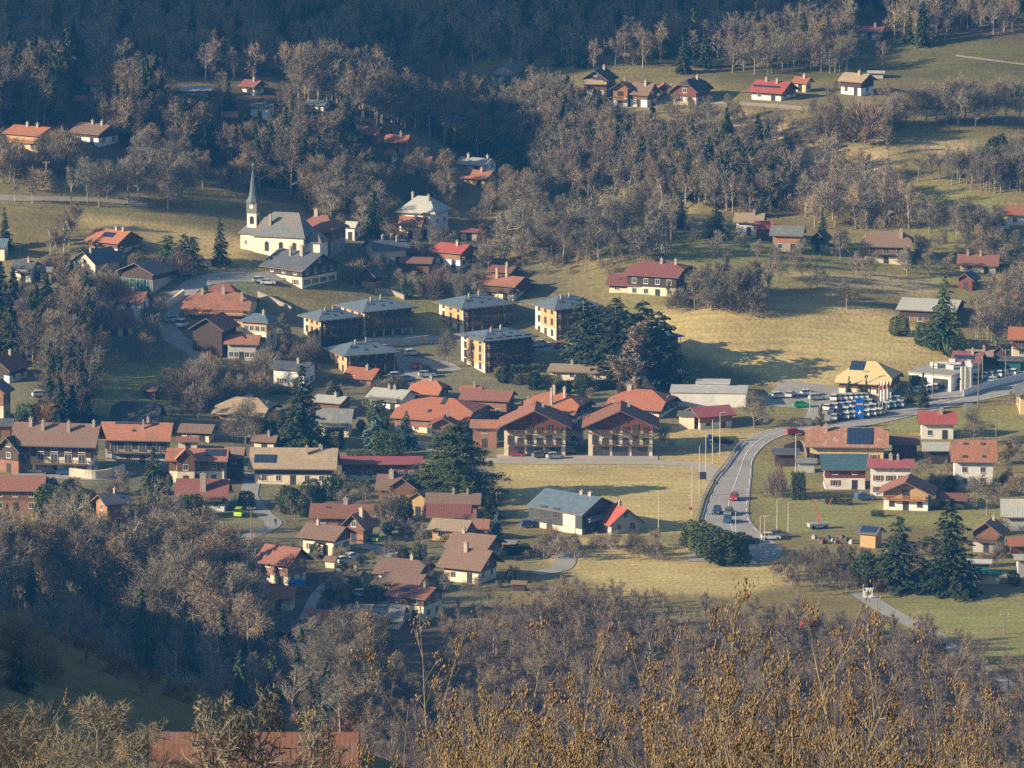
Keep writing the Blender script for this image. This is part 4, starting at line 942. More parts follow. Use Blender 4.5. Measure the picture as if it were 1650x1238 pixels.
K['bush'] = [(*bush_meshes(80+i, 4, 2.6, [TW_GREY,TW_WARM,TW_MAUVE][i]), 4) for i in range(3)]
K['rustbush'] = [(*bush_meshes(84, 4, 2.6, TW_RUST, n=3400, tw=.08), 4)]
K['goldbush'] = [(*bush_meshes(85, 4, 2.6, TW_GOLD, n=3400, tw=.08), 4)]
K['spruce'] = [(*conifer_meshes(90+i, 15, 3.4, NEED), 15) for i in range(3)]
K['fir'] = [(*conifer_meshes(95, 14, 4.2, NEEDG, cone=.75, flat=.2, gap=.3), 14), (*conifer_meshes(96, 14, 4.6, NEED, cone=.6, flat=.2, gap=.4), 14)]
K['bluespruce'] = [(*conifer_meshes(98, 9, 3.6, NEEDB, cone=.75), 9)]
K['column'] = [(*conifer_meshes(99, 8, 1.5, NEEDG, cone=.45, flat=.1, z0=.02, q=.28), 8)]
K['dense'] = [(*conifer_meshes(120+i, 15, 3.7, NEED, cone=.6, flat=.12, gap=.05, n=5200, z0=.02), 15) for i in range(2)]
K['cedar'] = [(*cedar_meshes(100, 17, 10, NEEDG), 17)]
K['yew'] = [(stems(101, 3, 6, 1.5), leaf_blob(102, 2.4, 2.4, 2.4, HEDG, 3200, .2), 4.6), (stems(103, 3, 6, 1.5), leaf_blob(104, 2.2, 2.2, 2.8, NEED, 3200, .2), 5.2)]
NAME = dict(oak=('bare_tree','tree'), warm=('bare_tree','tree'), mauve=('bare_tree','tree'), poplar=('poplar_tree','poplar'), tall=('bare_tree','tree'), orchard=('fruit_tree','fruit tree'),
  birch=('birch_tree','birch'), gold=('willow_tree','tree'), rustcone=('larch_tree','larch'), bush=('shrub','shrub'), rustbush=('shrub','shrub'), goldbush=('shrub','shrub'), spruce=('spruce_tree','spruce'), dense=('spruce_tree','spruce'), fir=('fir_tree','fir'),
  bluespruce=('blue_spruce','spruce'), column=('columnar_evergreen','evergreen'), cedar=('cedar_tree','cedar'), yew=('evergreen_bush','bush'))
RND = random.Random(7)
def tree(kind, px, py, hpx, label, group=None, y0=1000., P=None, wide=1.0, var=None):
    """tree whose foot is seen at (px,py) and which stands hpx photo pixels tall"""
    P = P or G(px, py, y0); v = K[kind]; t = v[RND.randrange(len(v)) if var is None else var]
    H_ = hpx/pxm(P)/.984; sc = H_/t[2]
    nm, ct = NAME[kind]; e = empty(nm, P, RND.uniform(0, 6.28), label, ct, group); e.scale = (sc*wide, sc*wide, sc)
    for n_, me in (('trunk', t[0]), ('foliage' if kind == 'yew' else 'crown', t[1])):
        o = bpy.data.objects.new(n_, me); COL.objects.link(o); o.parent = e
    return e
def blocked(px, py, hpx, wpx, lim=.22):
    for x0, x1, a, b in FOOT:
        if x0-2 < px < x1+2 and b-(b-a)*.55 < py <= b+2: return True
        if py > b:
            ox = min(px+wpx/2, x1)-max(px-wpx/2, x0); oy = min(py, b)-max(py-hpx, a)
            if ox > 0 and oy > 0 and ox*oy > lim*(x1-x0)*(b-a): return True
    return False
ROADS = [[(1100,905),(1118,880),(1128,850),(1135,820),(1146,792),(1163,765),(1178,742),(1196,716),(1222,698),(1262,687),(1380,672),(1530,638),(1680,605),(1690,625),(1545,660),(1400,692),(1300,702),(1262,708),(1232,724),(1216,742),(1211,800),(1208,850),(1262,880),(1262,920)],
  [(1230,628),(1470,628),(1500,600),(1660,600),(1660,640),(1450,670),(1300,680),(1230,660)], [(640,575),(720,575),(720,625),(650,622)], [(795,738),(1180,735),(1130,760),(1110,860),(840,860),(800,800)],
  [(255,480),(300,480),(360,590),(340,625),(300,600)], [(300,440),(470,436),(470,452),(300,458)], [(380,760),(420,760),(460,860),(350,885),(400,820)]]
def scatter(poly, n, kinds, hr, seed, gap=7, lim=.22, roads=True, extra=()):
    rs = random.Random(seed); xs = [p[0] for p in poly]; ys = [p[1] for p in poly]; out = []; tries = 0
    while len(out) < n and tries < n*40:
        tries += 1; x = rs.uniform(min(xs), max(xs)); y = rs.uniform(min(ys), max(ys))
        if not inpoly(np.array([x]), np.array([y]), poly)[0]: continue
        hh = rs.uniform(*hr)
        if blocked(x, y, hh, hh*.7, lim): continue
        if roads and any(inpoly(np.array([x]), np.array([y]), q)[0] for q in ROADS): continue
        if any(abs(x-a) < gap and abs(y-b) < gap*.45 for a, b, *_ in out): continue
        out.append((x, y, hh, rs.choice(kinds)))
    return out
def grove(poly, n, kinds, hr, seed, label, gap=7, lim=.22, group=None, y0=1000., roads=True):
    for x, y, hh, k in scatter(poly, n, kinds, hr, seed, gap, lim, roads):
        w = {'bush':'shrub','rustbush':'shrub','goldbush':'shrub','spruce':'spruce','fir':'fir','yew':'evergreen bush','column':'evergreen','bluespruce':'spruce','birch':'birch','poplar':'tree','mauve':'tree'}.get(k, 'tree')
        a = {'spruce':'dark','fir':'dark','yew':'green','column':'narrow','bluespruce':'bluish','bush':'leafless','rustbush':'rust coloured','goldbush':'golden','gold':'golden','birch':'pale','orchard':'small bare','mauve':'purplish bare','poplar':'narrow bare','tall':'tall bare','warm':'brownish bare'}.get(k, 'grey bare')
        tree(k, x, y, hh, f'{a} {w} {label}', f'{w}s {label}', y0)
# ---- far woods merged into one mesh each (stuff)
LOD = {}
LOD['g'] = [tree_meshes(200+i, 14, .9, .7, (8,7,8), TW_GREY, tw=.095, lod=True) for i in range(3)]
LOD['w'] = [tree_meshes(210+i, 14, .8, .8, (8,7,8), TW_WARM, tw=.095, lod=True) for i in range(3)]
LOD['m'] = [tree_meshes(220+i, 14, .8, .8, (8,7,8), TW_MAUVE, tw=.095, lod=True) for i in range(2)]
LOD['b'] = [tuple(bush_meshes(240+i, 5, 3.2, TW_WARM, n=420, tw=.11)) for i in range(2)]
LOD['s'] = [conifer_meshes(230+i, 16, 3.4, NEED, q=.55, n=1500) for i in range(2)]
def me_arr(me):
    v = np.empty(len(me.vertices)*3, np.float32); me.vertices.foreach_get('co', v); v = v.reshape(-1,3)
    me.calc_loop_triangles(); f = np.empty(len(me.loop_triangles)*3, np.int32); me.loop_triangles.foreach_get('vertices', f); return v, f.reshape(-1,3)
LODA = {k: [(me_arr(a), me_arr(b)) for a, b in v] for k, v in LOD.items()}
LMAT = [BARK, TW_GREY, TW_WARM, TW_MAUVE, NEED]; LIX = {'g':1,'w':2,'m':3,'s':4,'b':2}
def wood(name, label, poly, n, kinds, hr, seed, lim=.12, gap=4, extra=()):
    rs = random.Random(seed); Vs = []; Fs = []; Ms = []; off = 0
    for x, y, hh, k in list(scatter(poly, n, kinds, hr, seed, gap, lim, roads=True))+list(extra):
        P = G(x, y); s_ = hh/pxm(P)/.984/(14 if k != 'b' else 11); a = rs.uniform(0, 6.28); c, q = math.cos(a)*s_, math.sin(a)*s_
        T_ = LODA[k][rs.randrange(len(LODA[k]))]
        for j, (v, f) in enumerate(T_):
            w = np.empty_like(v); w[:,0] = v[:,0]*c-v[:,1]*q+P.x; w[:,1] = v[:,0]*q+v[:,1]*c+P.y; w[:,2] = v[:,2]*s_+P.z
            Vs.append(w); Fs.append(f+off); off += len(v); Ms.append(np.full(len(f), 0 if j == 0 else LIX[k], np.int32))
    me = np_mesh(name, np.concatenate(Vs), np.concatenate(Fs), LMAT, np.concatenate(Ms))
    tag(link(name, me), label, 'woodland', kind='stuff')
wood('woodland', 'dark bare forest on the shaded mountainside along the top', [(-80,-150),(1730,-150),(1730,58),(1560,68),(1440,80),(1380,85),(1180,98),(1100,120),(940,112),(880,98),(760,112),(480,135),(-80,118)], 2300, 'ggwmgwsbb', (42,68), 1, gap=4)
wood('woodland', 'brown bare wood covering the upper left slope', [(-40,140),(60,135),(200,150),(300,170),(380,165),(480,190),(560,215),(640,300),(620,335),(520,345),(440,300),(360,270),(300,262),(260,235),(200,240),(110,200),(-40,202)], 520, 'gwwmsbb', (52,88), 2, lim=.1, gap=6)
wood('woodland', 'tall bare trees massed in the central wood above the orange chalet', [(480,140),(560,150),(640,160),(720,168),(760,215),(730,245),(680,212),(600,205),(540,196),(480,180)], 130, 'gw', (60,92), 3, lim=.1, gap=6)
wood('woodland', 'dense bare wood with dark conifers filling the central ravine', [(750,170),(860,170),(960,185),(1060,235),(1160,250),(1240,270),(1265,300),(1240,350),(1150,340),(1060,310),(960,300),(870,300),(830,260),(770,240)], 480, 'ggwmsgwb', (52,80), 4, lim=.1, gap=6)
wood('woodland', 'brown thicket on the slope above the central ravine', [(770,140),(840,150),(930,165),(1010,190),(960,200),(860,185),(780,175)], 90, 'ww', (18,34), 5, gap=6)
wood('woodland', 'bare wood between the upper chalets and the green orchard meadow', [(1250,330),(1290,290),(1380,295),(1440,330),(1470,370),(1380,372),(1320,370),(1250,362)], 90, 'ggwmbb', (52,80), 6, gap=6)
wood('woodland', 'brown wood on the upper right slope beside the top meadow', [(1160,60),(1300,70),(1440,75),(1440,110),(1330,120),(1180,122)], 120, 'ggw', (40,60), 7, gap=6)
wood('woodland', 'dark wood along the right edge of the upper meadow', [(1460,290),(1600,312),(1700,325),(1700,240),(1600,285)], 90, 'ggm', (40,62), 8, gap=6)
wood('woodland', 'bare wood below the right hand farmhouse and shed', [(1560,470),(1700,470),(1700,560),(1600,565),(1540,540)], 60, 'ggw', (45,70), 9, gap=6)
wood('woodland', 'dark leafless wood on the shaded slope at the left edge', [(-60,470),(60,470),(180,530),(170,600),(130,700),(80,700),(60,600),(-60,560)], 220, 'ggwsbbb', (60,95), 10, gap=7, lim=.3)
wood('woodland', 'purplish bare thicket along the river in the foreground valley', [(560,1100),(740,1090),(860,1000),(960,1000),(1120,1015),(1250,1020),(1390,1030),(1480,1030),(1600,1100),(1720,1130),(1720,1300),(560,1300)], 1000, 'mmwmb', (45,75), 11, gap=6, lim=.2)
wood('woodland', 'purplish bare scrub between the roundabout and the two firs', [(1260,925),(1320,900),(1420,890),(1440,935),(1390,960),(1300,960),(1240,940)], 80, 'mmg', (22,40), 12, gap=6)
wood('woodland', 'dark underwood at the foot of the near wood, lower left', [(120,1110),(300,1130),(560,1215),(560,1110),(420,1010),(300,1000),(200,1020)], 1, 'm', (60,80), 13)
wood('scrub', 'brown undergrowth between the trunks of the near wood, lower left', [(-60,860),(120,840),(300,850),(400,880),(430,1000),(600,1080),(640,1160),(560,1200),(300,1130),(120,1060),(-60,1050)], 420, 'bbbmgs', (40,100), 14, lim=.3, gap=6)
wood('scrub', 'bare scrub under the trees on the slope above the apartment blocks', [(640,330),(1090,345),(1080,440),(880,450),(790,440),(700,430),(600,400)], 130, 'bbg', (26,46), 15, lim=.15, gap=7)
wood('scrub', 'bare scrub on the slope below the upper right chalets', [(1020,185),(1430,165),(1440,240),(1360,265),(1260,275),(1140,225),(1000,205)], 60, 'bbgw', (18,34), 16, lim=.15, gap=7)
wood('scrub', 'bare scrub around the right hand orchard houses', [(1230,400),(1340,395),(1660,380),(1660,470),(1500,440),(1340,430)], 30, 'bbg', (16,30), 17, lim=.12, gap=8)
wood('scrub', 'bare scrub and bushes below the left hand village houses', [(60,455),(260,460),(270,520),(250,600),(180,560),(60,480)], 90, 'bbgw', (30,56), 18, lim=.15, gap=8)
wood('scrub', 'bare scrub of the gardens in the middle of the village', [(330,600),(520,560),(560,640),(480,700),(400,720),(280,700),(200,650)], 80, 'bbw', (22,44), 19, lim=.1, gap=9)
wood('scrub', 'bare scrub of the gardens around the lower hamlet', [(80,790),(440,790),(680,800),(860,880),(860,960),(600,990),(420,960),(300,850)], 130, 'bbg', (16,36), 20, lim=.08, gap=9)
wood('scrub', 'bare scrub along the upper village gardens', [(420,300),(640,330),(780,400),(820,470),(640,480),(560,400),(520,350)], 70, 'bbg', (20,46), 21, lim=.08, gap=9)
wood('scrub', 'purplish thicket below the hamlet and the pale lane', [(690,1000),(800,975),(860,950),(1000,962),(1120,985),(900,1010),(740,1085)], 170, 'mmwb', (22,36), 22, lim=.08, gap=6)
# ---- groves of single trees
grove([(110,330),(170,310),(270,300),(300,325),(270,340),(150,335)], 16, ['tall','oak'], (62,85), 21, 'in the row across the left hillside meadow', gap=9)
grove([(200,250),(420,300),(400,350),(330,310),(200,290)], 14, ['oak','warm'], (50,75), 22, 'on the wood edge above the left meadow', gap=10)
grove([(-10,250),(110,240),(110,300),(-10,310)], 14, ['oak','warm','bush'], (35,62), 23, 'below the orange house with yellow balcony', gap=9, lim=.4)
grove([(500,320),(620,330),(630,360),(560,380),(520,350)], 10, ['oak'], (60,85), 24, 'behind the church and stone farmhouse', gap=14)
grove([(640,300),(800,310),(870,340),(860,360),(740,340),(640,320)], 18, ['oak','warm'], (50,78), 25, 'above the large grey hip roofed house', gap=11)
grove([(780,400),(870,380),(1000,350),(1090,360),(1080,420),(980,440),(880,440),(790,435)], 34, ['tall','oak','orchard'], (50,95), 26, 'in the grove above the apartment blocks', gap=13)
grove([(860,300),(1100,320),(1110,350),(960,345),(870,335)], 16, ['poplar','warm','oak'], (55,85), 27, 'around the small houses below the ravine', gap=12, lim=.35)
grove([(1180,190),(1260,230),(1360,255),(1260,270),(1150,215),(1050,190)], 12, ['oak','warm'], (36,56), 28, 'on the slope below the upper chalets', gap=12)
grove([(1440,195),(1640,190),(1650,205),(1440,205)], 14, ['oak'], (55,80), 29, 'in the line along the upper right meadow', gap=15)
grove([(1330,170),(1440,165),(1440,240),(1360,250),(1310,200)], 14, ['oak','warm','bush'], (35,75), 30, 'in the hedgerow below the olive roofed chalet', gap=11)
grove([(1110,370),(1240,390),(1340,420),(1300,440),(1120,410)], 12, ['orchard'], (26,40), 31, 'in the green orchard meadow', gap=20)
grove([(1220,450),(1400,440),(1540,440),(1500,460),(1260,470)], 8, ['orchard','oak'], (38,55), 32, 'on the dry ridge of the right meadow', gap=30)
grove([(1060,470),(1230,480),(1220,505),(1080,500)], 34, ['bush','orchard','oak','tall'], (26,62), 33, 'in the hedge below the dark red farmhouse', gap=9, lim=.15)
grove([(1300,400),(1520,395),(1650,400),(1650,440),(1520,410),(1480,440),(1330,425)], 14, ['oak','orchard','warm'], (30,50), 34, 'around the brown half hipped farmhouse', gap=12)
grove([(1480,360),(1650,380),(1650,400),(1500,385)], 12, ['oak'], (45,65), 35, 'below the upper right meadow', gap=12)
grove([(500,400),(780,400),(770,500),(700,480),(560,470),(560,430)], 26, ['orchard','oak','bush'], (24,45), 36, 'among the village gardens above the blocks', gap=14, lim=.15)
grove([(70,440),(300,440),(250,470),(170,470),(70,460)], 12, ['warm','bush'], (26,50), 37, 'around the sports hall', gap=11, lim=.2)
grove([(60,420),(120,370),(140,400),(120,430)], 8, ['birch','warm'], (35,52), 38, 'left of the orange roofed solar chalet', gap=9)
grove([(20,560),(180,500),(230,560),(160,600),(40,600)], 22, ['oak','warm'], (60,95), 39, 'on the sunny crest of the left wood', gap=13, lim=.3)
grove([(200,650),(320,610),(400,640),(440,600),(440,640),(330,670),(260,640)], 20, ['warm','bush','oak'], (32,58), 40, 'beside the bend of the village street', gap=11, lim=.2)
grove([(420,680),(660,620),(700,640),(640,690),(560,720),(400,740),(390,690)], 26, ['bush','orchard','yew'], (16,34), 41, 'in the gardens left of the orange barns', gap=14, lim=.12)
grove([(430,800),(680,800),(690,880),(480,830)], 34, ['bush','orchard','yew','warm'], (14,36), 42, 'in the gardens above the lower hamlet', gap=12, lim=.12)
grove([(500,900),(720,900),(860,940),(720,960),(520,990)], 36, ['yew','bush','orchard'], (10,28), 43, 'in the gardens of the lower hamlet', gap=13, lim=.1)
grove([(80,800),(260,790),(400,800),(400,830),(260,850),(90,850)], 20, ['bush','warm','yew'], (22,42), 44, 'on the bank below the left houses', gap=11, lim=.15)
grove([(850,885),(1080,880),(1080,905),(880,905)], 14, ['orchard','bush'], (28,46), 45, 'in the row below the small red roofed house', gap=15, lim=.4)
grove([(1280,800),(1650,700),(1650,800),(1540,820),(1500,790),(1420,760)], 16, ['bush','oak','orchard'], (18,40), 46, 'in the gardens on the right', gap=16, lim=.12)
grove([(1420,900),(1650,850),(1650,960),(1440,950)], 20, ['bush','mauve','yew'], (16,36), 47, 'around the sheds at lower right', gap=12, lim=.2)
grove([(800,580),(900,615),(1000,625),(1100,640),(930,640),(800,620)], 20, ['bush','yew'], (14,30), 48, 'around the hedged bungalow', gap=10, lim=.12)
grove([(390,570),(520,560),(540,600),(420,640),(370,600)], 16, ['bush','oak'], (18,42), 49, 'around the white house with grey roof', gap=11, lim=.15)
grove([(20,735),(160,740),(100,760)], 5, ['bush'], (14,26), 50, 'before the long brown roofed farmhouse', gap=16, lim=.1)
# near wood, lower left: tall trees beyond the spur crest
grove([(-40,1010),(120,1010),(300,1060),(480,1120),(540,1110),(470,1020),(440,980),(300,960),(-40,960)], 64, ['oak','tall','warm'], (110,185), 51, 'in the near wood at lower left', gap=14, lim=.5, y0=740., roads=False)
grove([(440,1070),(620,1090),(640,1160),(560,1200),(500,1130)], 20, ['oak','warm','tall'], (80,130), 52, 'in the dark hollow at the bottom centre', gap=13, lim=.6, y0=800., roads=False)
grove([(1128,478),(1235,474),(1250,496),(1130,508)], 9, ['tall','oak'], (52,76), 53, 'added in the hedge to cast long shadows on the slope', gap=18, lim=.2)  # extra tall trees added to throw shadow bands across the golden slope
grove([(-20,1030),(90,1060),(120,1130),(-20,1150)], 9, ['oak','bush','warm'], (45,80), 54, 'at the left end of the shaded near slope', gap=14, lim=.6, y0=560., roads=False)
grove([(0,992),(330,1122),(540,1200),(520,1212),(300,1140),(0,1012)], 26, ['bush','bush','orchard','mauve'], (14,34), 55, 'along the crest of the shaded near slope', gap=10, lim=.6, y0=560., roads=False)
grove([(60,1040),(300,1150),(420,1195),(200,1190),(60,1110)], 9, ['bush','orchard'], (10,26), 56, 'scattered on the shaded near slope', gap=20, lim=.6, y0=560., roads=False)
# ---- trees that stand out
T = tree
T('spruce',355,428,80,'tall dark spruce beside the church forecourt'); T('column',270,426,48,'first round topped conifer of the trio left of the church', wide=2.5); T('column',298,426,50,'middle conifer of the trio left of the church', wide=1.9); T('column',312,428,48,'right conifer of the trio left of the church', wide=1.9)
T('spruce',8,402,68,'dark spruce at the left edge above the blue roof'); T('spruce',601,382,92,'tall slim spruce between the stone farmhouse and the grey hip roof')
T('fir',522,322,70,'broad dark fir in the wood behind the church'); T('spruce',396,214,38,'left of two dark firs before the long white house', wide=1.4); T('spruce',417,216,40,'right of two dark firs before the long white house', wide=1.3)
T('fir',822,278,72,'large dark green tree right of the pale grey roofed house', wide=1.2, var=0); T('spruce',787,298,24,'small dark conifer before the reddish roofed house')
T('oak',770,250,78,'broad pale bare tree at the edge of the central wood', wide=1.1); T('oak',672,300,66,'dark spreading tree with visible limbs in the central wood', wide=1.2)
T('spruce',855,112,44,'slim conifer right of the shaded grey chalet'); T('fir',900,108,40,'light green conifer in the shaded upper wood', var=0); T('spruce',612,96,40,'taller of the two conifers above the central wood')
T('spruce',630,94,34,'shorter of the two conifers above the central wood'); T('spruce',115,112,50,'dark conifer in the shaded wood at upper left')
T('birch',24,325,42,'leftmost slim rusty birch by the meadow track', wide=.8); T('birch',52,328,40,'second slim rusty birch by the meadow track', wide=.9)
T('poplar',850,318,48,'pale upright tree left of the brown roofed small house'); T('poplar',870,322,50,'second pale upright tree beside the brown roofed small house')
T('birch',1068,365,80,'tall pinkish bare tree right of the small orange roofed house'); T('spruce',1098,368,58,'bluish spruce right of the tall pinkish bare tree', wide=1.2)
T('fir',1155,385,62,'dark bushy tree on the meadow edge at centre right'); T('spruce',1228,350,42,'dark conifer left of the wood above the weathered barn', wide=1.2)
T('spruce',1325,395,60,'dark spruce between the weathered barn and brown farmhouse', wide=.9)
T('oak',1365,498,48,'broad spreading bare tree on the dry ridge', wide=1.4, var=1)
T('fir',1520,568,125,'tall dark fir before the long pale blue building', wide=.85); T('yew',1450,540,30,'dark evergreen clump at the left end of the pale blue building'); T('yew',1490,556,34,'dark evergreen clump below the pale blue building'); T('yew',1540,575,34,'dark evergreen clump right below the tall fir')
T('dense',940,590,112,'leftmost of the tall dark conifers beside the hidden block', wide=1.6, var=0); T('dense',992,602,122,'second tall dark conifer beside the hidden block', wide=1.7); T('dense',1062,622,122,'rightmost tall dark conifer beside the hidden block', wide=1.8); T('dense',1035,614,130,'third tall dark conifer behind the brown larch', wide=1.7)
T('rustcone',1020,634,116,'tall cone shaped brown larch before the dark conifers', wide=1.7); T('dense',960,594,100,'dark conifer filling the gap beside the leftmost conifer', wide=1.5)
T('fir',938,660,52,'dark conifer behind the middle red barn', wide=.7); T('yew',900,650,34,'round evergreen left of the dark conifer behind the barn')
T('spruce',487,720,132,'giant dark spruce in the village centre', wide=1.5, var=1); T('bluespruce',606,722,66,'larger blue spruce before the orange barn'); T('bluespruce',654,724,62,'right blue spruce before the orange barn', wide=.9)
T('yew',622,738,38,'dark green bush between the blue spruces and the lane', wide=1.2); T('yew',540,722,30,'dark green bush by the glass porch house')
T('cedar',735,806,126,'giant spreading cedar at the edge of the golden field', wide=1.25); T('spruce',792,836,62,'dark spruce at the right foot of the giant cedar', wide=1.3); T('spruce',748,828,56,'dark spruce at the left foot of the giant cedar', wide=1.3); T('spruce',770,815,60,'dark conifer under the right side of the giant cedar', wide=1.3); T('yew',705,800,50,'dark bush under the left side of the giant cedar')
T('spruce',248,815,96,'large dark spruce left of the red brown roofed house', wide=1.35); T('bluespruce',300,778,38,'small blue spruce before the central gable', wide=.8)
T('yew',80,835,50,'dark evergreen clump below the brown red roof at left'); T('yew',110,838,44,'second dark evergreen clump below the brown red roof'); T('yew',45,684,32,'dark green tree behind the long brown farmhouse', wide=1.3)
T('goldbush',84,686,46,'golden round willow bush behind the long brown farmhouse'); T('oak',395,715,80,'large bare tree left of the giant spruce', wide=1.0); T('yew',465,828,44,'dark bush below the long tan roof')
T('oak',625,862,78,'pale bare tree before the brown roofed chalet', wide=.9); T('bluespruce',800,868,46,'bluish young spruce by the hamlet lane', wide=.7); T('gold',778,402,42,'golden leaved tree by the small magenta roofed house', wide=.8)
T('column',812,405,26,'small conifer right of the golden leaved tree'); T('column',662,480,32,'narrow conifer in the green garden')
T('poplar',462,572,68,'pale bare tree before the lower apartment block', wide=1.2); T('oak',722,592,66,'slender bare tree at the left end of the car park block', wide=.8)
T('rustcone',357,610,40,'slim rust coloured conifer beside the street bend', wide=.45); T('goldbush',340,602,36,'rounded rusty tree beside the yellow farmhouse barn', wide=.6)
T('oak',1215,690,62,'broad bare tree beside the magenta roofed chalet', wide=1.15); T('rustcone',1322,694,44,'rust coloured conifer at the dealers yard', wide=1.0); T('orchard',1070,728,44,'bare tree right of the twin chalets')
T('spruce',1368,640,34,'small dark spruce before the yellow showroom'); T('spruce',1395,644,36,'second small spruce before the yellow showroom', wide=.9)
T('spruce',1466,648,44,'left of two pointed spruces by the main road', wide=.95); T('spruce',1487,656,56,'right of two pointed spruces by the main road', wide=1.05)
T('oak',1570,714,60,'large pale bare tree behind the tall white house', wide=1.1, var=2); T('orchard',1632,660,30,'small pruned tree near the right edge'); T('orchard',1634,740,40,'gnarled pollard tree at the right edge')
T('gold',1625,748,38,'golden bush below the gnarled pollard tree', wide=1.3)
T('dense',1448,952,122,'left of two big dark firs at lower right', wide=1.35); T('dense',1532,958,156,'right and taller of two big dark firs at lower right', wide=1.15); T('fir',1488,955,58,'lower fir squeezed between the two big firs', wide=1.3, var=1); T('yew',1400,945,52,'dark evergreen mass left of the two big firs', wide=1.4); T('fir',1370,930,50,'green conifer in the purplish scrub', var=0)
T('yew',1532,792,24,'dark round bush right of the orange timber chalet'); T('oak',1590,830,70,'bare tree behind the brown timber chalet'); T('bush',1252,800,58,'tangle of bare stems at the bend of the main road', wide=.6)
T('rustbush',1248,792,24,'rust coloured bush beside the main road bend', wide=.6)
T('orchard',150,1078,60,'lone dark tree on the shaded near meadow', y0=560.); T('fir',28,1112,78,'dark ragged evergreen at the left of the near meadow', y0=560., wide=1.5)
T('rustbush',1425,952,26,'pale dry bush beside the white road sign')
T('rustbush',575,1185,80,'brown leaved bush at the bottom centre', y0=850., wide=.8)
T('oak',540,1110,140,'dark spreading tree before the hidden orange roof', y0=850.)
T('poplar',1430,252,42,'white stemmed birch in the hedgerow of the upper right'); T('rustbush',1366,225,22,'orange leaved bush in the upper right hedgerow')
T('yew',1610,260,42,'dark ivy covered tree at the upper right edge')
# hedges
def hedge(label, p0, p1, h_, d_, m=HEDG, y0=1000.):
    a, b = G(*p0, y0), G(*p1, y0); L = math.hypot(b.x-a.x, b.y-a.y); c = (a+b)/2
    e = empty('hedge', (c.x, c.y, min(a.z, b.z)), math.atan2(b.y-a.y, b.x-a.x), label, 'hedge')
    o = link('foliage', leaf_blob(sum(map(ord, label)) % 999, L/2, d_/2, h_/2+.2, m, int(260+L*h_*26), .2, zc=h_/2, box=True), e)
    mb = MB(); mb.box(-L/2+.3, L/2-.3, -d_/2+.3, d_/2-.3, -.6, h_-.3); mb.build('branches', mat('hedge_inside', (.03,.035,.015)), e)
hedge('long clipped hedge left of the bungalow',(828,618),(905,618),2.2,3); hedge('clipped hedge right of the bungalow',(945,630),(1012,622),2.6,3); hedge('dark hedge behind the bungalow terrace',(822,602),(880,598),2,2.5)
hedge('tall square clipped hedge block beside the golden field road',(1274,804),(1298,804),6,3.5); hedge('low hedge before the large ochre farmhouse garden',(1180,716),(1150,712),1.2,2)
hedge('hedge beside the white parked car in the lower hamlet',(590,966),(626,966),2.4,2); hedge('small hedge cube on the hamlet drive',(560,954),(582,954),3,2.5); hedge('dark hedge below the lawn of the hamlet',(470,926),(492,928),3,2.5)
hedge('green hedge along the lane before the glass porch house',(560,735),(598,738),1.6,1.4); hedge('dark hedge right of the long tan roofed house',(550,786),(596,790),2,1.5); hedge('garden hedge left of the red roofed chalet with stout chimney',(262,826),(282,828),1.8,1.5)
hedge('dark hedge between the two brown roofed cream chalets and the field',(818,895),(852,892),2,1.6); hedge('low hedge in front of the orange timber chalet',(1404,832),(1424,833),1.2,1.2); hedge('clipped hedge in front of the white house with magenta red roof',(1330,812),(1372,814),1.6,1.4); hedge('hedge below the lowest apartment block car park',(636,630),(668,636),1.5,1.4); hedge('hedge in front of the white house left of the tall spruce',(430,634),(470,636),1.6,1.4)
for i, (x, y, w) in enumerate(((1122,880,1),(1138,888,1.05),(1154,898,1.1),(1170,908,1.25))):
    T('yew',x,y,38+i*3,['smallest and farthest','second farthest','second nearest','nearest and largest'][i]+' of the clipped round bushes by the roundabout', wide=w*1.25, var=0)
# ------------------------------------------------------------ cars
CARC = {'white':(.62,.62,.6),'silver':(.42,.44,.46),'grey':(.13,.14,.15),'black':(.02,.02,.023),'blue':(.03,.09,.25),'darkblue':(.02,.035,.09),'red':(.40,.02,.02),'green':(.01,.36,.10),'lightblue':(.2,.33,.45),'lime':(.40,.62,.05)}
TYRE = mat('tyre', (.02,.02,.02)); RIM = mat('rim', (.4,.4,.4), metal=.6, rough=.4); LAMP = mat('headlight_glass', (.6,.6,.58), rough=.2)
CARP = {}
def car_proto(c, van=False):
    if (c, van) in CARP: return CARP[c, van]
    pm = mat('paint_'+c, CARC[c], tuple(x*.92 for x in CARC[c]), rough=.25, spec=.6)
    h1, h2 = (.95, 1.5) if not van else (1.15, 2.0)
    low = [(-2.1,.28),(2.05,.28),(2.15,.5),(2.08,.78),(1.2,.93),(-1.95,h1),(-2.12,.75)]
    a = MB(); a.extr(low, 'y', -.86, .86)
    cab = [(-1.95,h1-.02),(1.0,.93),(.35,h2-.08),(-.1,h2),(-1.55 if not van else -1.9,h2-.04)]
    rf_ = [(-1.6 if not van else -1.95,h2-.05),(-.1,h2+.005),(.38,h2-.07),(.38,h2-.02),(-.1,h2+.06),(-1.6 if not van else -1.95,h2+.01)]
    a.extr(rf_, 'y', -.68, .68); b = MB(); b.extr(cab, 'y', -.72, .72)
    for x in (-.62, .0):
        for y in (-.74, .71): a.box(x-.04, x+.04, y, y+.03, h1-.05, h2)
    w = MB(); w.tube((0,-.1,0), (0,.1,0), .33, .33, 12, cap=True); r_ = MB(); r_.tube((0,-.11,0), (0,.11,0), .19, .19, 8, cap=True)
    l = MB(); l.box(2.0,2.13,-.14,.14,.6,.74)
    CARP[c, van] = (a.mesh('body', pm), b.mesh('window', GLASS), w.mesh('wheel', TYRE), r_.mesh('rim', RIM), l.mesh('headlight', LAMP)); return CARP[c, van]
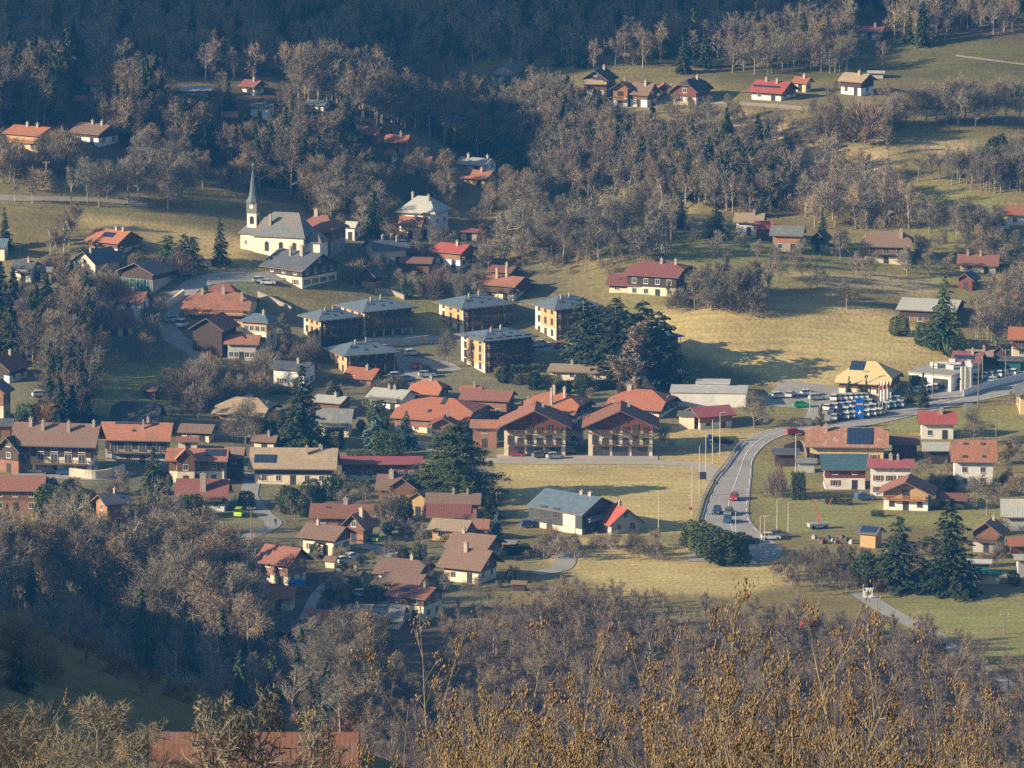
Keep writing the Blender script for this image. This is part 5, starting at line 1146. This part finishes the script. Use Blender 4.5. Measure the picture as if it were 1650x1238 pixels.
def car(c, px, py, ang, label, van=False, group='cars', scl=1.0, lift=.14):
    P = G(px, py); P.z += lift; a, b, w, r_, l = car_proto(c, van)
    e = empty('van' if van else 'car', P, R(ang), label, 'van' if van else 'car', group); e.scale = (scl,)*3
    link('body', a, e); link('window', b, e)
    for x in (-1.35, 1.32):
        for y in (-.78, .78): k = link('wheel', w, e, (x, y, .33)); link('rim', r_, k)
    for y in (-.62, .62): link('headlight', l, e, (0, y, 0))
    return e
car('red',1183,806,-98,'red car driving down the main road'); car('darkblue',1155,828,-100,'dark blue car leading the traffic on the main road'); car('grey',1174,830,-100,'grey car beside the dark blue one on the main road'); car('blue',1172,842,85,'blue car entering the main road from the roundabout')
car('black',1209,876,8,'black car on the roundabout'); car('white',1242,870,5,'white car leaving the roundabout on the right'); car('grey',1256,866,5,'dark grey car behind the white one at the roundabout')
car('white',905,722,60,'white van like car parked between the twin chalets',True); car('silver',921,724,80,'silver car parked between the twin chalets'); car('white',932,716,70,'white car at the back between the twin chalets'); car('grey',913,731,10,'dark car in front of the gap between the twin chalets')
car('grey',872,738,20,'grey car parked before the left twin chalet'); car('silver',895,740,15,'silver car parked before the left twin chalet')
car('red',833,736,0,'small red car at the left corner of the left twin chalet',scl=.8)
car('silver',420,456,5,'white car on the church forecourt'); car('grey',300,445,20,'dark car at the far end of the church forecourt'); car('white',432,459,0,'silver car before the dark gabled farmhouse', scl=.9)
car('silver',278,519,35,'grey car on the village street'); car('white',295,527,70,'white camper van parked beside the village street',True)
car('red',905,562,0,'bright red car before the block beside the conifers'); car('silver',862,560,5,'silver car by the access road of the upper blocks'); car('silver',874,558,5,'second silver car by the access road of the upper blocks'); car('white',665,573,20,'white car at the end of the estate street'); car('white',620,566,10,'white car left of the larch walled block')
car('red',672,594,60,'dark red car in the estate car park'); car('black',690,602,10,'black van in the estate car park',True); car('silver',688,608,10,'silver car in the estate car park'); car('white',640,610,20,'white car in the lower car park'); car('lightblue',655,615,25,'light blue car in the lower car park')
car('blue',106,765,5,'blue car with tarpaulin below the long brown farmhouse'); car('black',82,764,5,'dark car left of the blue car below the long brown farmhouse')
car('lime',386,832,80,'lime green van on the left lane',True); car('lime',606,872,80,'lime green van by the timber gabled chalet',True,scl=.8); car('white',558,908,25,'white car under the cream timber chalet'); car('white',567,902,60,'second white car under the cream timber chalet'); car('silver',584,962,8,'white car beside the hamlet hedge')
car('blue',853,850,20,'blue car left of the dark modern house'); car('white',66,640,15,'white car on the shaded left slope'); car('darkblue',412,742,80,'dark car in the lane left of the tan roof')
car('green',1292,657,8,'bright green car in the dealers forecourt'); car('silver',1274,640,70,'grey car at the back of the dealers forecourt'); car('white',1256,642,20,'white car by the bare tree at the forecourt'); car('white',1304,638,15,'white car at the back of the dealers forecourt'); car('silver',1317,645,15,'pale car beside the forecourt bushes')
car('white',1604,618,5,'white car in front of the green sided shed'); car('red',1281,701,15,'red car on the main road above the mottled roof', lift=.12); car('blue',1395,806,10,'blue car with blue tarp beside the white house'); car('red',1306,1010,15,'red car seen through the shrubs on the valley road')
rc = random.Random(5); n_ = 0
COLW = ['white','white','silver','silver','grey','white','darkblue','silver','red','white','lightblue']
for row, (ax, ay, bx, by, n) in enumerate(((1330,662,1452,648,11),(1338,670,1458,655,11),(1340,678,1425,668,8),(1340,646,1400,643,7),(1478,634,1548,622,8),(1570,612,1640,604,6))):
    for i in range(n):
        t = (i+.5)/n; c = rc.choice(COLW)
        where = ['in the back row of the dealers sales yard','in the middle row of the dealers sales yard','in the front row of the dealers sales yard','under the yellow showroom','before the white showroom','in the far right row beyond the silos'][row]
        car(c, ax+(bx-ax)*t, ay+(by-ay)*t, 70+rc.uniform(-8, 8) if row != 3 else 80, f'{c} car parked {where}', group=f'{c} cars {where}', lift=.22)

# ------------------------------------------------------------ poles, signs, fences
WPOLE = mat('pole_cream', (.52,.49,.42)); WOODP = mat('pole_wood', (.22,.18,.14)); BLUES = mat('sign_blue', (.012,.11,.42), rough=.4); WHITES = mat('sign_white', (.72,.72,.7), rough=.4); REDS = mat('sign_red', (.55,.03,.03), rough=.4); DARKS = mat('sign_dark', (.03,.03,.045)); 
def lamp_post(px, py, hpx, label, arm=True, m=None, name='street_lamp', cat='street lamp', r=.10):
    P = G(px, py); h_ = hpx/pxm(P)/.984; e = empty(name, P, 0, label, cat)
    a = MB(); a.tube((0,0,-.5), (0,0,h_), r, r*.6, 8, cap=True); a.build('pole', m or WPOLE, e)
    if arm:
        b = MB(); b.tube((0,0,h_-.05), (.9,-.1,h_+.15), .05, .04, 6); b.build('arm', m or WPOLE, e)
        c = MB(); c.box(.7, 1.3, -.22, .02, h_+.1, h_+.22); c.build('lamp_head', METAL, e)
    elif name == 'utility_pole':
        b = MB(); b.box(-.9, .9, -.06, .06, h_-.5, h_-.36); b.build('crossarm', WOODP, e)
        c = MB()
        for x in (-.8, 0, .8): c.tube((x,0,h_-.36), (x,0,h_-.15), .06, .05, 6, cap=True)
        c.build('insulator', WHITES, e)
for i, (x, y, hp) in enumerate(((1115,830,85),(1127,800,82),(1137,770,70),(1148,748,72),(1160,733,68))):
    lamp_post(x, y, hp, ['nearest','second','third','fourth','farthest'][i]+' pole of the row along the left side of the main road', arm=i == 4)
lamp_post(1185,880,55,'lamp post on the roundabout island'); lamp_post(1225,880,48,'lamp post at the right of the roundabout'); lamp_post(1232,884,52,'lamp post at the lower right of the roundabout'); lamp_post(1252,862,58,'lamp post left of the crane on the green meadow'); lamp_post(1270,862,52,'lamp post next to the crane on the green meadow')
lamp_post(1282,760,60,'lamp post beside the small garden sheds', r=.12); lamp_post(1305,664,34,'lamp post at the dealers forecourt'); lamp_post(1061,860,60,'thin pole at the edge of the golden field', arm=False)
for (x, y, hp, l) in ((323,336,44,'right one of two poles on the left meadow'),(311,330,26,'left one of two poles on the left meadow'),(75,302,42,'concrete pole below the orange house at far left'),(871,155,22,'pole above the brown thicket at the top centre'),(405,870,54,'wooden pole beside the lane, lower left'),(800,828,36,'dark pole beside the giant cedar'),
   (1396,640,44,'tall concrete pole before the yellow showroom'),(1503,640,52,'pole before the white showroom entrance'),(1556,634,56,'first tall pole before the silos'),(1583,622,54,'second tall pole right of the silos'),(1620,612,50,'tall pole at the right end of the fence'),(1604,770,110,'tall thin pole beside the tall white house'),(1618,1022,34,'thin post in the meadow at lower right'),(1576,655,80,'dark pylon pole beside the main road')):
    lamp_post(x, y, hp, l, arm=False, m=CONC if 'concrete' in l else WOODP, name='utility_pole', cat='utility pole', r=.14)
def board(name, label, px, py, wpx, hpx, zpx, m, ang=0, posts=2, marks=()):
    P = G(px, py); s_ = pxm(P); w, hh, z = wpx/s_, hpx/s_, zpx/s_; e = empty(name, P, R(ang), label, 'sign')
    a = MB(); a.box(-w/2, w/2, -.06, .06, z, z+hh); a.build('panel', m, e)
    p = MB()
    for k in range(posts): x = (k-(posts-1)/2)*w*.7; p.tube((x,.08,-.4), (x,.08,z+hh*.9), .06, .06, 6)
    p.build('post', METAL, e)
    for k, (x0, x1, y0, y1, mm) in enumerate(marks):
        q = MB(); q.box(w*(x0-.5), w*(x1-.5), -.075, -.06, z+hh*y0, z+hh*y1); q.build('mark', mm, e)
board('road_sign','dark backed sign panel between poles beside the golden field',1132,800,12,12,28,DARKS)
board('direction_sign','blue direction sign with white symbol beside the main road',1145,722,9,22,0,BLUES,marks=((.2,.8,.55,.65,WHITES),(.35,.65,.2,.4,WHITES)))
board('direction_sign','white direction sign panel with dark arrow symbol before the firs',1398,965,16,16,2,WHITES,marks=((.5,.6,.15,.8,DARKS),(.3,.75,.5,.6,DARKS),(.66,.78,.3,.55,DARKS),(.12,.3,.7,.85,DARKS)))
board('advertising_pylon','tall blue pylon sign with white lettering in the sales yard',1385,677,13,34,2,BLUES,marks=((.12,.22,.68,.74,WHITES),(.26,.34,.67,.75,WHITES),(.38,.46,.68,.74,WHITES),(.5,.58,.67,.74,WHITES),(.62,.7,.68,.75,WHITES),(.74,.86,.67,.74,WHITES),(.3,.7,.28,.34,WHITES),(.45,.6,.34,.42,WHITES),(.36,.5,.22,.28,WHITES)))
board('advertising_pylon','small white pylon sign with red mark right of the flags',1432,652,7,20,0,WHITES,marks=((.25,.75,.6,.8,REDS),))
board('information_board','grey upright panel beside the blue pylon',1353,672,8,18,2,DARKS); board('billboard','pale board beside the main road at right',1560,662,14,9,3,CONC,ang=10)
board('warning_sign','small red triangular sign on a post beside the field',1113,832,5,5,10,REDS,posts=1)
FLG = mat('flag_white', (.72,.7,.66))
for i in range(3):
    P = G(1416+i*6, 667-i); s_ = pxm(P); H_ = 52/s_; e = empty('flagpole', P, 0, ['leftmost','middle','rightmost'][i]+' of three white flags with red mark at the dealers', 'flag')
    a = MB(); a.tube((0,0,-.5), (0,0,H_), .06, .04, 8); a.build('pole', WPOLE, e)
    f = MB(); n = 6; w = 5.2/s_; z1, z0 = H_-.1, H_-30/s_
    for k in range(n):
        x0, x1 = w*k/n, w*(k+1)/n; y0, y1 = .12*math.sin(k*1.2+i), .12*math.sin((k+1)*1.2+i); f.face([(x0,y0,z0-.4*k/n),(x1,y1,z0-.4*(k+1)/n),(x1,y1,z1),(x0,y0,z1)]); f.face([(x0,y0+.02,z1),(x1,y1+.02,z1),(x1,y1+.02,z0-.4*(k+1)/n),(x0,y0+.02,z0-.4*k/n)])
    f.build('flag', FLG, e); q = MB(); q.box(w*.2, w*.8, -.17, -.14, z1-2.0*.9, z1-.7); q.build('emblem', REDS, e)
def fence(label, pts, h_, m, name='fence', slat=True, gapm=2.2, th=.06):
    P = wpts(pts, max(2, int(len(pts)*6))); mb = MB(); pb = MB()
    for a, b in zip(P, P[1:]):
        d = Vector((b.x-a.x, b.y-a.y, 0)); nn = Vector((-d.y, d.x, 0)).normalized()*th
        lv = ((.0,h_),) if not slat else ((h_*.25,h_*.45),(h_*.7,h_*.95))
        for l0, l1 in lv:
            mb.poly([(a.x-nn.x,a.y-nn.y,a.z+l0-(.5 if not slat else 0)),(b.x-nn.x,b.y-nn.y,b.z+l0-(.5 if not slat else 0)),(b.x+nn.x,b.y+nn.y,b.z+l0-(.5 if not slat else 0)),(a.x+nn.x,a.y+nn.y,a.z+l0-(.5 if not slat else 0)),
                     (a.x-nn.x,a.y-nn.y,a.z+l1),(b.x-nn.x,b.y-nn.y,b.z+l1),(b.x+nn.x,b.y+nn.y,b.z+l1),(a.x+nn.x,a.y+nn.y,a.z+l1)], [(4,5,6,7),(0,1,5,4),(2,3,7,6),(1,2,6,5),(3,0,4,7)])
        pb.box(a.x-.09, a.x+.09, a.y-.09, a.y+.09, a.z-.4, a.z+h_+.03)
    e = empty(name, P[0], 0, label, 'wall' if name.endswith('wall') else 'guardrail' if name == 'guardrail' else 'fence')
    for o in ((mb.build('panel' if not name.endswith('wall') else 'masonry', m, e),) if not slat else (mb.build('rail', m, e), pb.build('posts', m, e))): o.location = -Vector(P[0])
fence('galvanised guardrail along the left edge of the main road',[(1112,862),(1124,832),(1134,800),(1150,772),(1166,752),(1186,724),(1196,714)],.8,METAL,'guardrail')
fence('white slatted fence along the main road before the showroom',[(1552,640),(1580,630),(1610,622),(1650,612)],1.8,WHITES,slat=False)
fence('pale board fence below the bare tree by the forecourt',[(1272,685),(1308,686)],1.8,mat('fence_board',(.38,.32,.22)),slat=False)
fence('dark hoarding around the ochre farmhouse garden',[(1262,730),(1292,722),(1300,742)],1.8,mat('fence_brown',(.2,.15,.11)),slat=False)
fence('low stone wall in front of the orchard below the church farmhouse',[(604,472),(628,474),(652,483)],1.2,WL['stone'],'stone_wall',slat=False,th=.3)
fence('stone wall descending left of the orchard meadow',[(416,478),(446,492),(470,504)],1.5,WL['stone'],'stone_wall',slat=False,th=.3)
fence('retaining wall above the bend of the village street',[(266,500),(280,490),(296,478)],1.8,WL['cream'],'retaining_wall',slat=False,th=.3)
fence('stone curb wall below the white house on the village bend',[(240,528),(262,520),(272,508)],.9,CONC,'stone_wall',slat=False,th=.2)
fence('wooden rail fence around the hamlet garden',[(802,880),(850,884),(866,900),(830,905)],1.1,RAILM['b'])
fence('rail fence along the crest of the left meadow',[(190,322),(240,326),(290,330)],1.1,WOODP)
fence('low grey terrace wall below the long brown farmhouse',[(112,768),(160,772),(200,762)],2.0,WL['cream'],'retaining_wall',slat=False,th=.3)
fence('concrete wall under the upper apartment blocks',[(590,556),(650,556),(690,552)],1.8,CONC,'retaining_wall',slat=False,th=.2)
# red loader crane on the green meadow
P = G(1318,852); s_ = pxm(P); e = empty('loader_crane', P, R(15), 'red folding loader crane standing on the green meadow', 'crane')
m = MB(); m.box(-2.2,2.2,-1,1,.5,1.3); m.build('chassis', METAL, e)
for x in (-1.4,1.4):
    for y in (-1,1): m = MB(); m.tube((x,y-.12,.45),(x,y+.12,.45),.45,.45,12,cap=True); m.build('wheel', TYRE, e)
m = MB(); m.tube((0,0,1.2),(.2,0,3.2),.12,.1,8,cap=True); m.tube((.2,0,3.2),(-1.3,0,7),.09,.07,8,cap=True); m.tube((-1.3,0,7),(2.6,0,5.4),.07,.06,8,cap=True); m.tube((2.6,0,5.4),(3.2,0,6.6),.09,.07,8,cap=True); m.build('boom', REDS, e)
P = G(1330,866)
for i in range(9):
    a = MB(); q = rc.uniform(.35,.7); a.box(-q,q,-q*.7,q*.7,0,q); a.box(-q*.7,q*.4,-q*.4,q*.4,q,q*1.5); o = a.build('crate', [WL['grey'],WL['brick'],WL['timber'],RF['slate']][i%4], None, G(1312+i*7.5,868+(i%3)*4)); o.rotation_euler = (0,0,rc.uniform(0,3)); tag(o, f'{["grey","reddish","brown","dark"][i%4]} crate in the builders yard beside the crane','crate',f'{["grey","reddish","brown","dark"][i%4]} crates in the builders yard')
# sun sails on the left terrace, parasols, caravans
P = G(112,752); s_ = pxm(P)
for i, (dx, c, l) in enumerate(((0,'white','white triangular sun sail on the left terrace'),(3.2,'turq','turquoise triangular sun sail on the left terrace'))):
    e = empty('sun_sail', P+Vector((dx,0,0)), 0, l, 'sun sail'); m = MB(); m.poly([(-2,-.5,3.3),(2,-.3,3.3),(.6,-1.6,1.9),(-2,-.5,3.36),(2,-.3,3.36),(.6,-1.6,1.96)], [(2,1,0),(3,4,5),(0,1,4,3),(1,2,5,4),(2,0,3,5)]); m.build('sail', mat('sail_'+c, (.55,.52,.48) if c == 'white' else (.05,.40,.45)), e)
    m = MB(); [m.tube((x,y,-.5),(x,y,3.3),.05,.05,6) for x, y in ((-2,-.5),(2,-.3),(.6,-1.6))]; m.build('posts', METAL, e)
for (x, y, l) in ((1597,360,'white caravan beside the orange roof at the right edge'),(1612,371,'second white caravan below the first at the right edge')):
    e = empty('caravan', G(x,y), R(-10), l, 'caravan'); m = MB(); m.extr([(-2.4,.5),(2.3,.5),(2.5,1.2),(2.1,2.4),(-2.2,2.4),(-2.5,1.4)], 'y', -1, 1); m.build('body', WHITES, e)
    m = MB(); m.box(-1.5,-.3,-1.03,-1,1.3,1.9); m.box(.3,1.4,-1.03,-1,1.3,1.9); m.build('window', GLASS, e)
    for yy in (-.9,.9): m = MB(); m.tube((0,yy-.1,.33),(0,yy+.1,.33),.33,.33,12,cap=True); m.build('wheel', TYRE, e)
for (x, y, w, l, c) in ((480,943,3.2,'blue tarpaulin covered stack beside the timber barn house',(.03,.2,.6)),(1385,800,2.6,'light blue tarpaulin covered stack beside the white house',(.25,.4,.55)),(624,716,1.0,'blue bin beside the glass porch house',(.03,.15,.5)),(270,425,3.5,'stack of pale logs left of the church spruce',(.5,.36,.2)),(330,428,3.5,'stack of sawn planks right of the conifer trio',(.5,.4,.25))):
    m = MB(); m.extr([(-w/2,0),(w/2,0),(w/2*.95,w*.3),(w*.1,w*.42),(-w/2*.9,w*.3)], 'y', -.8, .8); o = m.build('covered_stack' if 'tarp' in l else 'bin' if 'bin' in l else 'log_stack', mat('stuff_'+l[:9]+str(x), c), None, G(x,y)); tag(o, l, 'stack' if 'bin' not in l else 'bin')
# person walking on the lane
P = G(444,848); P.z += .1
m = MB()
def limb(m, pts):
    for (a, ra), (b, rb) in zip(pts, pts[1:]): m.tube(a, b, ra, rb, 8, cap=True)
limb(m, [((0,0,1.66),.08),((0,0,1.76),.1),((0,0,1.84),.05)]); limb(m, [((0,0,1.5),.06),((0,0,1.64),.06)])
limb(m, [((0,0,.9),.17),((0,0,1.2),.17),((0,0,1.45),.21),((0,0,1.52),.08)])
limb(m, [((.09,0,.92),.1),((.12,.12,.48),.07),((.12,.02,.05),.05),((.12,-.16,.03),.045)]); limb(m, [((-.09,0,.92),.1),((-.12,-.16,.5),.07),((-.12,-.2,.05),.05),((-.12,-.38,.03),.045)])
limb(m, [((.22,0,1.45),.06),((.27,-.08,1.15),.05),((.26,-.2,.9),.035)]); limb(m, [((-.22,0,1.45),.06),((-.27,.06,1.15),.05),((-.27,-.02,.88),.035)])
me = m.mesh('person', mat('dark_clothes', (.03,.035,.06)), True); tag(link('person', me, None, P), 'person in dark clothes walking on the narrow lane, lower left', 'person')

# ------------------------------------------------------------ foreground shrubs with dry seed clusters
STEM = mat('stem_grey', (.215,.18,.12), (.14,.118,.08), sc=14, world=True, rnd=.12); SEED = mat('seed_brown', (.19,.125,.065), (.10,.065,.04), sc=22, world=True, c3=(.29,.21,.125), sc3=9, rnd=.1)
def shrub_meshes(seed, H_=7.0, nst=7, dens=1.0):
    rs = np.random.RandomState(seed); mb = MB(); SV = []; 
    def cluster(p, n):
        for _ in range(n):
            d = np.array([rs.normal()*.35, rs.normal()*.35, -1+rs.rand()*.6]); d /= np.linalg.norm(d); c = p+rs.normal(size=3)*[.022,.022,.035]
            a = _perp(d, rs); b = np.cross(d, a); l = .027+.027*rs.rand(); w = l*.26
            SV.append([c, c+a*w+d*l*.5, c+b*w+d*l*.5, c-a*w+d*l*.5, c-b*w+d*l*.5, c+d*l])
    def br(p, d, L, r, lv):
        n = max(3, int(L/.25)); pts = [p]; dd = d.copy()
        for i in range(n):
            dd = dd+rs.normal(size=3)*.07; dd[2] += .05; dd /= np.linalg.norm(dd); q = pts[-1]+dd*L/n
            mb.tube(pts[-1], q, r*(1-.75*i/n), r*(1-.75*(i+1)/n), 5 if lv < 2 else 3); pts.append(q)
        if lv < 3:
            k0 = .35 if lv == 0 else .2
            for j in range([9,4,3][lv]):
                f = k0+(1-k0)*(j+rs.rand()*.9)/[9,4,3][lv]; f = min(f, .98); k = int(f*n); q = pts[k]; side = _perp(dd, rs); an = rs.uniform(.35,.8)
                br(q, dd*math.cos(an)+side*math.sin(an), L*[.27,.42,.5][lv]*(1.2-.6*f)*rs.uniform(.7,1.2), max(r*.5,.0035), lv+1)
        if lv >= 1 and rs.rand() < .7*dens: cluster(pts[-1], rs.randint(4, 10))
        if lv >= 1:
            for q in pts[1:-1]:
                if rs.rand() < .13*dens: cluster(q+rs.normal(size=3)*.02, rs.randint(2, 5))
    for i in range(nst):
        a = rs.rand()*6.28; t = rs.uniform(.02,.15); br(np.array([math.cos(a)*.15, math.sin(a)*.15, 0]), np.array([math.cos(a)*t, math.sin(a)*t, 1.0]), H_*rs.uniform(.68,1.0), .015, 0)
    zmax = max(v[2] for v in mb.v); k_ = H_/zmax; mb.v = [(x, y, z*k_) for x, y, z in mb.v]; SV = [[np.array([q[0], q[1], q[2]*k_]) for q in c] for c in SV]
    SV = np.array(SV); n = len(SV); F = np.array([[0,1,2],[0,2,3],[0,3,4],[0,4,1],[5,2,1],[5,3,2],[5,4,3],[5,1,4]])
    F = (F[None]+np.arange(n)[:,None,None]*6).reshape(-1,3)
    return mb.mesh('stems', STEM), np_mesh('seed_clusters', SV, F, SEED)
SH = [shrub_meshes(300+i, 7.0, 6+i % 2, [1.0,.8,.9,.6,1.1,.7][i]) for i in range(6)]
def fshrub(px, ytop, Y, v, label, group=None, H_=7.0, rot=None, wd=.8):
    dx, dy, dz = ray(px, ytop); t = Y/dy; zt = CZ+dz*t; x = dx*t; g = float(tz(x, Y)); sc = (zt-g)/H_
    e = empty('seed_shrub', (x, Y, g), rot if rot is not None else RND.uniform(0,6.28), label, 'shrub', group); e.scale = (wd, wd, sc)
    link('stems', SH[v][0], e); link('seed_clusters', SH[v][1], e)
prof = [(650,1110),(705,985),(745,955),(800,1010),(890,1030),(980,1010),(1040,1000),(1125,935),(1165,925),(1240,960),(1280,910),(1340,950),(1410,1010),(1475,960),(1540,1000),(1610,1085),(1670,1070)]
LM = ['leftmost and shortest of the tall ones','standing tall below the hamlet bottom houses','topmost spray left of centre below the large cream chalet','below the hamlet garden','below the dark modern house','below the small red roofed house','just right of the picture centre','left of the clipped round bushes','reaching up to the clipped round bushes','below the roundabout','below the crane on the meadow','the tallest, right of the roundabout','below the small solar roofed shed','left of the white direction sign','reaching up before the two big firs','below the right one of the two big firs','before the valley meadow','at the right edge']
for i, (x, y) in enumerate(prof):
    fshrub(x, y, 46+((i*7) % 11), i % 6, 'foreground shrub with dry brown seeds, '+LM[i], 'tall foreground seed shrubs')
for i in range(22):
    fshrub(600+i*51+RND.uniform(-12,12), 1130+RND.uniform(-30,50)-(15 if i > 8 else 0), 40+RND.uniform(0,14), RND.randrange(6), 'lower foreground shrub packed with dry brown seed clusters at the bottom', 'lower foreground seed shrubs')
for i, (x, y) in enumerate(((-8,1085),(22,1150),(50,1180))): fshrub(x, y, 60+i*3, 3, 'thin bare twigs rising at the bottom left corner', 'bottom left corner twigs')
# near bare trees along the bottom left
for (x, y, hp, l) in ((60,1300,170,'near bare tree at the very bottom left'),(160,1310,185,'second near bare tree from the bottom left'),(230,1330,165,'near bare tree left of the corrugated orange roof'),(345,1330,210,'near bare tree before the left part of the corrugated orange roof'),(420,1340,230,'near bare tree before the middle of the corrugated orange roof'),(505,1340,190,'near bare tree before the right end of the corrugated orange roof'),(-10,1300,170,'near bare tree cut by the bottom left corner')):
    T('orchard' if 300 < x < 520 else 'oak', x, y, hp, l, y0=300., wide=1.15 if x < 300 else .8)

# ------------------------------------------------------------ haze
m = bpy.data.materials.new('haze_air'); m.use_nodes = True; N = m.node_tree.nodes; N.remove(N['Principled BSDF'])
pv = N.new('ShaderNodeVolumePrincipled'); pv.inputs['Color'].default_value = (.06,.33,.9,1); pv.inputs['Density'].default_value = HAZE; pv.inputs['Anisotropy'].default_value = .1
m.node_tree.links.new(pv.outputs[0], N['Material Output'].inputs['Volume'])
b = MB(); b.box(-910, 640, -80, 2560, -30, 760); tag(b.build('haze', m), 'thin blue haze in the valley air', 'haze', kind='stuff')
